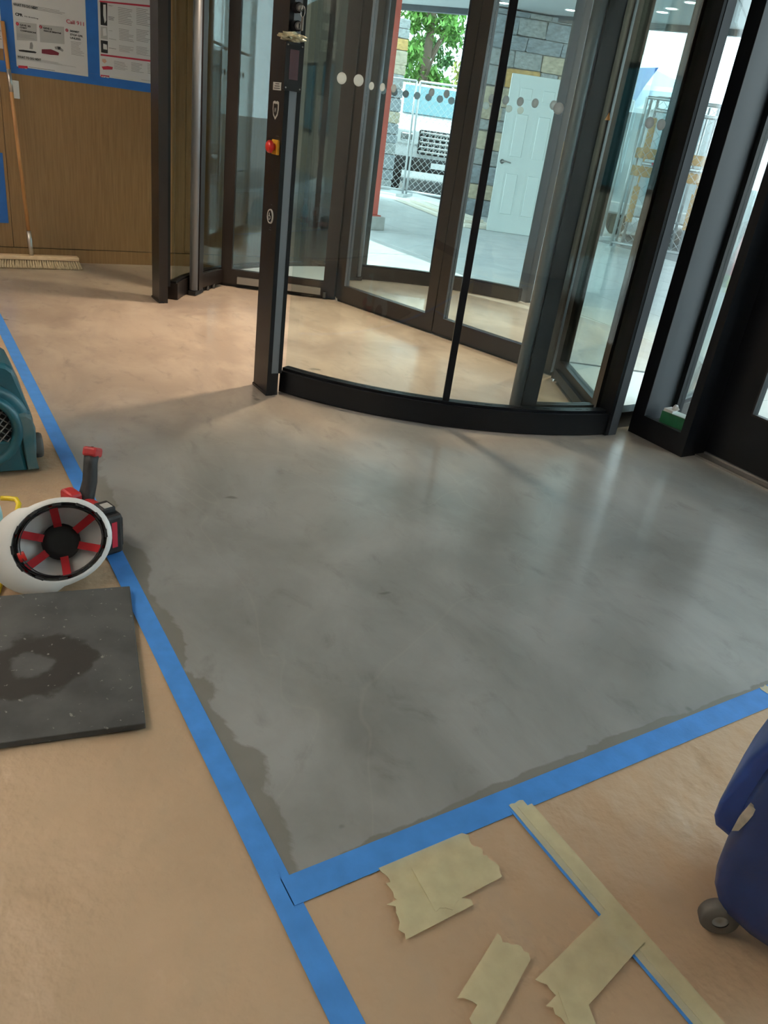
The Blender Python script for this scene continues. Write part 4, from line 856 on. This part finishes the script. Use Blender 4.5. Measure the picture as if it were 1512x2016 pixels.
for k in range(4):
    wq = MB().box(4.37, 4.4, 4.2+2.4*k, 5.6+2.4*k, 0.8, 2.2).build('window_frame', 'bronze', ww); MB().box(4.362, 4.37, 4.26+2.4*k, 5.54+2.4*k, 0.86, 2.14).build('pane', 'car_glass' if 'car_glass' in M else 'black', wq)
mat('screen_board', (0.40, 0.31, 0.22), 0.85, var=0.15, scale=3)
gw = thing('screen_fence', 'tan vertical board screen fence outside past the wood wall', 'fence', (-12.8, 3.4, -0.003))
MB().box(-0.06, -0.02, 0, 3.95, 0.2, 0.3).build('rail', 'screen_board', gw); MB().box(-0.06, -0.02, 0, 3.95, 1.5, 1.6).build('rail', 'screen_board', gw)
sb0 = None
for k in range(19):
    if sb0 is None: o = MB().bbox(-0.02, 0.01, 0.004, 0.204, 0.0, 1.85, 0.003, seg=1).build('board', 'screen_board', gw); sb0 = o.data
    else: o = obj('board', sb0, gw)
    o.location = ((k*7 % 3)*0.004, 0.208*k, 0)
# canopy roof over the forecourt
e1c = Vector((0.85, 0.527)); A0 = Vector((-16.4, 5.75)); A1 = Vector((-4.2, 13.3))
cn = MB().prism([(-16.4, 3.16), (-1.2, 3.16), (-1.2, 13.0), (-4.2, 13.3), (-16.4, 5.75)], 3.0, 3.2).build('canopy_soffit', 'soffit'); struct('c', cn, 'grey flat soffit of the entrance canopy', 'canopy')
MB().prism([(-16.42, 5.78), (-4.2, 13.34), (-4.25, 13.42), (-16.5, 5.86)], 2.92, 3.25).build('fascia', 'soffit_edge', cn)
for k, s in enumerate((0.18, 0.42, 0.66)):
    p = A0.lerp(A1, s)+Vector((0.35, -0.75)); q = p+Vector((0.02, 0))
    MB().prism([(p.x, p.y), (p.x+1.9, p.y-3.0), (p.x+1.92, p.y-2.99), (q.x, q.y)], 2.996, 2.9995).build('soffit_joint', 'soffit_edge', cn)
mat('lamp_cool', (1, 1, 1), emit=(1.0, 0.95, 0.86), es=12)
for k, (px, py) in enumerate(((992, 6), (1124, 20), (1360, 5), (1322, 17), (1304, 24), (1060, -40), (900, -30))):
    p = onz(px, py, 2.999)
    if p.y < 3.3 or p.y > 14: p = Vector((-8.5+k*0.5, 7.0, 2.999))
    cl = thing('canopy_downlight', 'round downlight in the grey canopy soffit outside', 'light', (p.x, p.y, 2.9995), group='downlights in the canopy soffit')
    MB().lathe([(0.075, -0.001), (0.095, -0.006), (0.10, -0.0005)], 24).build('trim_ring', 'white', cl)
    MB().cyl((0, 0, 0), 0.075, -0.003, -0.001, 24).build('lens', 'lamp_cool', cl)

# red column
rc = thing('red_column', 'red painted square steel column on a concrete block', 'column', (-8.95, 5.10, -0.0035))
MB().bbox(-0.20, 0.20, -0.20, 0.20, 0, 0.16, 0.01).build('base_block', 'block', rc)
MB().box(-0.155, 0.155, -0.155, 0.155, 0.16, 0.175).build('base_plate', 'red_paint', rc); MB().bbox(-0.125, 0.125, -0.125, 0.125, 0.175, 3.0, 0.006).build('shaft', 'red_paint', rc)

# stone pillars with individually laid stones
def pillar(label, loc, rz, w_, dpt, h, seed, base_h=0.0):
    r_ = random.Random(seed); root = thing('stone_pillar', label, 'pillar', (*loc, -0.02), rz)
    MB().box(0.03, w_-0.03, 0.03, dpt-0.03, 0, h).build('core', 'mortar', root)
    unit = {}
    for m_ in ('stone_grey', 'stone_blue', 'stone_tan', 'stone_gold'):
        bm = bmesh.new(); bmesh.ops.create_cube(bm, size=1)
        bmesh.ops.bevel(bm, geom=list(bm.edges), offset=0.06, segments=1, affect='EDGES')
        for v in bm.verts: v.co += Vector([r_.uniform(-0.03, 0.03) for _ in range(3)])
        me = bpy.data.meshes.new('stone'); bm.to_mesh(me); bm.free(); me.materials.append(M[m_]); unit[m_] = me
    z = 0.0
    while z < h-0.05:
        ch = min(r_.choice((0.16, 0.2, 0.24, 0.28)), h-z)
        for face in (0, 1):      # 0: front (y=0) along x, 1: left side (x=0) along y
            L_ = w_ if face == 0 else dpt; s = 0.0
            while s < L_-0.02:
                ln = r_.uniform(0.25, 0.62)
                if L_-s-ln < 0.2: ln = L_-s
                o = obj('stone', unit[r_.choices(('stone_grey', 'stone_blue', 'stone_tan', 'stone_gold'), (5, 4, 2.2, 1.6))[0]], root)
                pr_ = r_.uniform(0.0, 0.02)
                if face == 0: o.location = (s+ln/2, 0.03-pr_, z+ch/2); o.scale = (ln-0.012, 0.08, ch-0.012)
                else: o.location = (0.03-pr_, s+ln/2, z+ch/2); o.scale = (0.08, ln-0.012, ch-0.012)
                s += ln
        z += ch
    return root
fd = math.atan2(0.917, 0.40)
pillar('broad stone pillar behind the leaning white door', (-11.25, 8.35), fd, 2.05, 0.7, 3.0, 11)
pillar('stone pillar standing behind the red column', (-14.95, 8.0), fd, 0.95, 0.7, 3.0, 23)

# leaning white six panel door
dl0 = onz(957, 453, 0.0); ddir = math.atan2(0.85, 0.52)
wd = thing('panel_door', 'pale six panel door slab leaning on the stone pillar', 'door', (dl0.x, dl0.y, 0.0), ddir)
tilt = Matrix.Rotation(math.radians(-4), 4, 'X')
MB().bbox(0, 0.78, 0, 0.04, 0, 2.03, 0.002, tilt).build('slab', 'door_paint', wd)
for x0 in (0.12, 0.435):
    for z0, z1 in ((0.22, 0.82), (0.98, 1.58), (1.70, 1.90)):
        pn_ = MB().box(x0, x0+0.225, -0.002, 0.0, z0, z1, tilt).build('panel_recess', 'joint' if False else 'door_paint', wd)
        MB().bbox(x0+0.03, x0+0.195, -0.010, 0.002, z0+0.03, z1-0.03, 0.006, tilt, seg=1).build('raised_panel', 'door_paint', pn_)
        for a in ((x0-0.006, x0+0.006, z0, z1), (x0+0.219, x0+0.231, z0, z1), (x0, x0+0.225, z0-0.006, z0+0.006), (x0, x0+0.225, z1-0.006, z1+0.006)):
            MB().box(a[0], a[1], -0.006, 0.0, a[2], a[3], tilt).build('moulding', 'door_paint', pn_)
Tl = tilt @ Matrix.Translation((0.06, 0, 0.93))
hd = MB().cyl((0, 0, 0), 0.03, 0, 0.012, 20, Tl @ Matrix.Rotation(PI/2, 4, 'X')).build('handle_rose', 'brushed', wd)
MB().tube([Tl @ Vector((0, -0.01, 0)), Tl @ Vector((0, -0.05, 0)), Tl @ Vector((0.05, -0.055, 0.004)), Tl @ Vector((0.12, -0.05, -0.006))], 0.009, 8).build('lever', 'brushed', hd)

# lumber boards
la, lb = onz(786, 394), onz(926, 449); rnd = random.Random(9)
for k in range(5):
    a = Vector((la.x, la.y, 0)).lerp(Vector((lb.x, lb.y, 0)), 0.05*k); b = Vector((la.x, la.y, 0)).lerp(Vector((lb.x, lb.y, 0)), 1.0-0.04*k+(0.03 if k % 2 else 0))
    u_ = (b-a).normalized(); v_ = Vector((-u_.y, u_.x, 0)); off = (0.0, 0.22, 0.44, 0.12, 0.34)[k]; z = 0.0 if k < 3 else 0.04
    T = Matrix.Translation(a+v_*off+Vector((0, 0, z))) @ Matrix.Rotation(math.atan2(u_.y, u_.x), 4, 'Z'); Ln = (b-a).length
    o = MB().bbox(0, Ln, -0.095, 0.095, 0, 0.038, 0.002, seg=1).build('lumber_board', 'lumber', mtx=T)
    tag(o, 'pale timber board in the stack by the fence, ' + ('bottom layer nearest the lobby', 'bottom layer in the middle', 'bottom layer nearest the pillar', 'top layer nearest the lobby', 'top layer nearest the pillar')[k], 'board', 'timber boards stacked by the fence')

# chain link fence panels
def fence(label, A, B, h=1.95, sp=0.085, group='temporary fence panels'):
    A = Vector((*A, 0)); B = Vector((*B, 0)); Ln = (B-A).length; u_ = (B-A).normalized()
    root = thing('fence_panel', label, 'fence', A, math.atan2(u_.y, u_.x), group)
    root.location.z = -0.003
    MB().tube([(0, 0, 0.05), (0, 0, h)], 0.021, 8).build('post', 'galv', root); MB().tube([(Ln, 0, 0.05), (Ln, 0, h)], 0.021, 8).build('post', 'galv', root)
    MB().tube([(0, 0, h), (Ln, 0, h)], 0.021, 8).build('top_rail', 'galv', root); MB().tube([(0, 0, 0.10), (Ln, 0, 0.10)], 0.021, 8).build('bottom_rail', 'galv', root)
    g_ = MB(); H = h-0.1; c = -H
    while c < Ln:
        for s in (1, -1):
            x0, z0, x1, z1 = c, 0, c+H, H
            if x0 < 0: z0 = -x0; x0 = 0
            if x1 > Ln: z1 = H-(x1-Ln); x1 = Ln
            if x1-x0 > 0.02:
                za, zb = (0.1+z0, 0.1+z1) if s > 0 else (0.1+H-z0, 0.1+H-z1)
                g_.tube([(x0, 0.004*s, za), (x1, 0.004*s, zb)], 0.0032, 3, False)
        c += sp*1.414
    o = g_.build('chain_link_mesh', 'galv', root); o['kind'] = 'stuff'
    for x in (0.0, Ln): MB().box(x-0.04, x+0.04, -0.35, 0.35, 0.0, 0.05).build('foot', 'galv', root)
    return root
fence('chain link fence panel between red column and gate posts', (-14.35, 7.75), (-13.55, 8.52))
fence('chain link fence panel in front of the white pickup', (-13.50, 8.57), (-12.35, 9.65))
fence('chain link fence panel behind the broad stone pillar', (-10.9, 9.95), (-9.25, 9.60))
fence('chain link fence panel beside the ladder stack', (-8.30, 8.85), (-6.75, 10.1))
fence('chain link fence panel beyond the red and yellow bundle', (-6.70, 10.15), (-5.0, 11.2))
fence('chain link fence panel at the far end of the row', (-4.95, 11.22), (-3.2, 12.2))

# red bundle and yellow sack outside
rb = onz(1442, 560)
ry = thing('hazard_cone', 'bright red folded cone bundle standing outside the window', 'cone', (rb.x, rb.y, -0.003))
MB().lathe([(0.17, 0.0), (0.17, 0.03), (0.15, 0.10), (0.105, 0.32), (0.045, 0.60), (0.02, 0.70), (0, 0.705)], 20).build('cone_body', 'cone_red', ry)
MB().bbox(-0.2, 0.2, -0.2, 0.2, 0, 0.03, 0.006).build('base', 'cone_red', ry)
yb = MB(); bm = bmesh.new(); bmesh.ops.create_icosphere(bm, subdivisions=3, radius=1)
for v in bm.verts:
    v.co = Vector((v.co.x*0.24, v.co.y*0.15, max(-0.9, v.co.z)*0.10))*(1+0.08*math.sin(8*v.co.x)*math.cos(7*v.co.y))
me = bpy.data.meshes.new('sandbag'); bm.to_mesh(me); bm.free(); me.materials.append(M['bag_yellow'])
tag(obj('sandbag', me, loc=(onz(1413, 572).x, onz(1413, 572).y, 0.087)), 'dull yellow sandbag lying before the red cone', 'bag')

# scaffold trolley with timber planks
sf0 = onz(1196, 487)
sf = thing('ladder_scaffold', 'metal rung scaffold holding orange timber planks and red taped rails', 'scaffold', (sf0.x-0.25, sf0.y+0.55, -0.003), math.atan2(0.8, 0.6))
for x in (0, 0.85):
    for y in (0, 0.5): MB().tube([(x, y, 0), (x, y, 2.0)], 0.022, 8).build('upright', 'galv', sf)
    MB().box(x-0.012, x+0.012, -0.06, -0.035, 0.75, 1.25).build('timber_upright', 'plank_orange', sf); MB().bbox(x-0.045, x+0.045, -0.075, -0.035, 0.35, 0.85, 0.004).build('timber_upright', 'plank_orange', sf)
MB().bbox(-0.05, 0.04, -0.075, -0.035, 1.3, 1.75, 0.004).build('timber_upright', 'plank_orange', sf)
for z in (0.98, 1.22): MB().bbox(-0.05, 0.95, -0.03, 0.5, z, z+0.14, 0.005).build('plank', 'plank_orange', sf)
for z in (1.16, 2.0, 1.85):
    MB().tube([(-0.02, -0.05, z), (0.90, -0.05, z)], 0.026, 8).build('guard_rail', 'galv', sf)
    if z != 1.85: MB().tube([(0.12, -0.05, z), (0.32, -0.05, z)], 0.0275, 8).build('red_tape_band', 'red_tape', sf)

# vehicles
def wheel(root, x, y, z, r=0.36, w_=0.24, ax='X'):
    T = Matrix.Translation((x, y, z)) @ (Matrix.Rotation(PI/2, 4, 'Y') if ax == 'X' else Matrix.Rotation(PI/2, 4, 'X'))
    t_ = MB().lathe([(r*0.55, -w_/2), (r*0.9, -w_/2), (r, -w_*0.35), (r, w_*0.35), (r*0.9, w_/2), (r*0.55, w_/2)], 28, T).build('tyre', 'tyre', root)
    MB().lathe([(0, -w_*0.40), (r*0.2, -w_*0.42), (r*0.55, -w_*0.36), (r*0.56, w_*0.36), (r*0.2, w_*0.42), (0, w_*0.40)], 20, T).build('rim', 'chrome', t_)
def side_body(prof, w_, taper=0.0):      # prof in (y,z), extruded across x, front at -y
    n = len(prof); vs = []
    for x in (-w_/2, w_/2):
        for y, z in prof: vs.append((x*(1-taper*max(0, z-1.1)), y, z))
    return MB().add(vs, [tuple(range(n)), tuple(range(n, 2*n))[::-1]]+[(i, (i+1) % n, (i+1) % n+n, i+n) for i in range(n)])
def truck(loc, rz, label):
    t = thing('pickup_truck', label, 'truck', (*loc, -0.10), rz)
    side_body([(0.0, 0.62), (0.0, 1.12), (0.12, 1.24), (1.35, 1.34), (1.4, 1.34), (5.6, 1.36), (5.6, 0.6), (4.9, 0.55), (0.4, 0.5)], 2.0).build('lower_body', 'truck_white', t)
    side_body([(1.3, 1.34), (2.05, 1.93), (2.4, 1.98), (3.6, 1.97), (3.95, 1.36)], 1.86, 0.10).build('cab', 'truck_white', t)
    side_body([(1.36, 1.40), (2.03, 1.90), (2.02, 1.925), (1.32, 1.41)], 1.66, 0.08).build('windshield', 'car_glass', t)
    for sx in (-1, 1):
        MB().prism([(1.75, 1.42), (2.15, 1.85), (3.5, 1.85), (3.75, 1.42)], -0.004, 0.004, Matrix.Translation((sx*0.915, 0, 0)) @ Matrix(((0, 0, 1, 0), (1, 0, 0, 0), (0, 1, 0, 0), (0, 0, 0, 1))) @ Matrix.Rotation(0, 4, 'X')).build('side_window', 'car_glass', t)
        hl = MB().bbox(sx*0.74-0.22, sx*0.74+0.22, -0.04, 0.06, 0.86, 1.12, 0.03).build('headlight', 'lens_clear', t)
        MB().bbox(sx*0.74-0.12, sx*0.74+0.12, -0.05, -0.03, 0.92, 1.06, 0.02).build('reflector', 'chrome', hl)
        mr = MB().bbox(sx*1.16-0.10, sx*1.16+0.10, 1.62, 1.72, 1.40, 1.66, 0.03).build('mirror', 'tyre', t); MB().box(min(sx*0.93, sx*1.1), max(sx*0.93, sx*1.1), 1.64, 1.70, 1.44, 1.48).build('mirror_arm', 'tyre', mr)
        for yy in (0.95, 4.55): wheel(t, sx*0.86, yy, 0.40, 0.40, 0.27)
    gg = MB().bbox(-0.52, 0.52, -0.05, 0.04, 0.72, 1.14, 0.03).build('grille', 'tyre', t)
    for k in range(5): MB().bbox(-0.50, 0.50, -0.075, -0.05, 0.75+0.08*k, 0.785+0.08*k, 0.006).build('grille_bar', 'chrome', gg)
    for k in range(9): MB().box(-0.45+0.1125*k-0.012, -0.45+0.1125*k+0.012, -0.066, -0.05, 0.74, 1.12).build('grille_bar', 'chrome', gg)
    MB().bbox(-1.0, 1.0, -0.14, 0.06, 0.42, 0.66, 0.05).build('bumper', 'tyre', t); MB().bbox(-0.24, 0.24, -0.15, -0.12, 0.5, 0.6, 0.006).build('number_plate', 'white', t)
    return t
view = Vector((-0.83, 0.56)).normalized(); rzv = math.atan2(view.y, view.x)-PI/2
tk = truck((-14.85, 10.25), rzv+0.10, 'white pickup truck facing the chain link fence'); tk.scale = (1.12, 1.12, 1.12)
def van(loc, rz, label, body, name, L_=5.6, w_=2.02, H=2.7, letters=None, stripe=None, round_=True):
    v = thing(name, label, 'van', (*loc, -0.10), rz)
    prof = [(0.02, 0.45), (0.0, 1.2), (0.05, 2.2), (0.22, H-0.12), (0.5, H), (L_-1.7, H), (L_-1.3, H-0.15), (L_-0.75, 1.5), (L_-0.05, 1.15), (L_, 0.5)]
    n = len(prof); xs = [(-w_/2*0.80, 0.93), (-w_/2*0.95, 0.985), (-w_/2, 1.0)]; rows = []
    rows = [(-0.44, 1.0), (-0.48, 0.985), (-0.5, 0.955), (0.5, 0.955), (0.48, 0.985), (0.44, 1.0)]
    vs = []
    for fx, k in rows:
        for y, z in prof:
            zz = z if z < 1.6 else 1.6+(z-1.6)*(k if round_ else 1)**6
            tp_ = 1-0.045*max(0, z-1.2); vs.append((fx*w_*tp_, y, zz))
    fs = []
    for r in range(len(rows)-1):
        for i in range(n): fs.append((r*n+i, r*n+(i+1) % n, (r+1)*n+(i+1) % n, (r+1)*n+i))
    fs += [tuple(range(n)), tuple((len(rows)-1)*n+i for i in range(n))[::-1]]
    MB().add(vs, fs, False).build('body', body, v)
    for sx in (-1, 1):
        for yy in (0.95, L_-1.05): wheel(v, sx*(w_/2-0.12), yy, 0.36, 0.36, 0.24)
        MB().bbox(sx*0.50-0.27, sx*0.50+0.27, -0.012, 0.03, 1.42, 2.0, 0.06, Matrix.Translation((0, 0.02, 0)) @ Matrix.Rotation(-0.03, 4, 'X')).build('rear_window', 'car_glass', v)
        MB().bbox(sx*0.93-0.05, sx*0.93+0.05, 0.0, 0.1, 0.85, 1.3, 0.02).build('tail_light', 'red_tape', v)
        MB().bbox(sx*1.14-0.08, sx*1.14+0.08, L_-1.35, L_-1.25, 1.35, 1.65, 0.03).build('mirror', 'tyre', v)
    MB().box(-0.006, 0.006, -0.003, 0.03, 0.6, 2.3).build('door_seam', 'tyre', v); MB().bbox(-0.98, 0.98, -0.08, 0.06, 0.40, 0.60, 0.03).build('bumper', 'chrome' if body == 'truck_white' else 'galv', v)
    return v
vn = van((-9.75, 11.25), math.atan2(0.89, -0.45)-PI/2, 'white high roof van with blue corner panel behind scaffold', 'van_paint', 'cargo_van')
MB().prism([(-1.03, 1.9), (-1.03, 2.62), (-0.55, 2.66), (-0.72, 2.35), (-0.86, 2.0)], 0.0, 0.012, Matrix.Translation((0, 0.012, 0)) @ Matrix.Rotation(PI/2, 4, 'X')).build('blue_panel', 'van_blue', vn)
van((-7.1, 11.9), math.atan2(0.95, -0.3)-PI/2, 'white panel van parked beyond the far fence panels', 'van_paint', 'cargo_van', H=2.3)
# dark service van with white lettering
dv = van((-12.9, 12.3), rzv+0.05, 'dark navy service van with white lettering behind the fence', 'dark_paint', 'service_van', H=3.0)
for body, x, z, s_ in (("S", -0.05, 2.05, 0.42), ("L", 0.0, 1.35, 0.45), ("R&", -0.10, 0.98, 0.34), ("'", -0.16, 2.25, 0.3)):
    me = text_mesh(body, s_, 0.004, 0.006); me.materials.append(M['white']); obj('lettering', me, dv, (x, -0.03, z), (PI/2, 0, 0))
MB().box(-0.95, 0.95, -0.03, 0.0, 2.55, 2.62).box(-0.95, 0.95, -0.03, 0.0, 1.78, 1.83).build('trim_line', 'galv', dv)

# trees beyond the lot
def tree(label, loc, h, r_, m_, seed, n=2600):
    rd = random.Random(seed); root = thing('tree', label, 'tree', (*loc, -0.10))
    MB().tube([(0, 0, 0), (0.05, 0, h*0.3), (0, 0.1, h*0.6), (0.1, 0, h*0.85)], 0.2, 8, rs=[0.24, 0.18, 0.12, 0.04]).build('trunk', 'bark', root)
    b_ = MB()
    for k in range(5):
        a = k*1.3; b_.tube([(0, 0, h*(0.3+0.08*k)), (math.cos(a)*r_*0.35, math.sin(a)*r_*0.35, h*(0.42+0.09*k)), (math.cos(a)*r_*0.7, math.sin(a)*r_*0.7, h*(0.5+0.09*k))], 0.05, 6, rs=[0.08, 0.05, 0.02])
    b_.build('branches', 'bark', root)
    cl = [(Vector((rd.gauss(0, 0.42)*r_, rd.gauss(0, 0.42)*r_, h*rd.uniform(0.18, 0.97)))) for _ in range(46)]
    vs = []; fs = []
    for k in range(n):
        c = rd.choice(cl); fade_ = max(0.3, 1-abs(c.z/h-0.5)); p = c+Vector((rd.gauss(0, 0.30), rd.gauss(0, 0.30), rd.gauss(0, 0.26)))*r_*0.45*fade_
        q = Matrix.Rotation(rd.uniform(0, 6.28), 3, 'Z') @ Matrix.Rotation(rd.uniform(-1.2, 1.2), 3, 'X'); s = rd.uniform(0.07, 0.15)*(1 if h < 12 else 1.3)
        b0 = len(vs)
        for x, y in ((0, -1), (0.55, 0), (0, 1.2), (-0.55, 0)): vs.append(p+q @ Vector((x*s, y*s, 0.12*s*(abs(y)))))
        fs.append((b0, b0+1, b0+2, b0+3))
    o = MB().add(vs, fs).build('foliage', m_, root); o['kind'] = 'stuff'
tree('tall leafy green tree behind the white pickup', (-27.0, 17.2), 8.5, 1.5, 'leaf', 1, 9000)
tree('yellow green bushy tree beside the pickup roof', (-29.6, 22.6), 4.7, 2.2, 'leaf_yellow', 2, 9000)
tree('dark green tree further back behind the lot', (-36.5, 22.9), 5.0, 2.4, 'leaf_dark', 3, 8000)
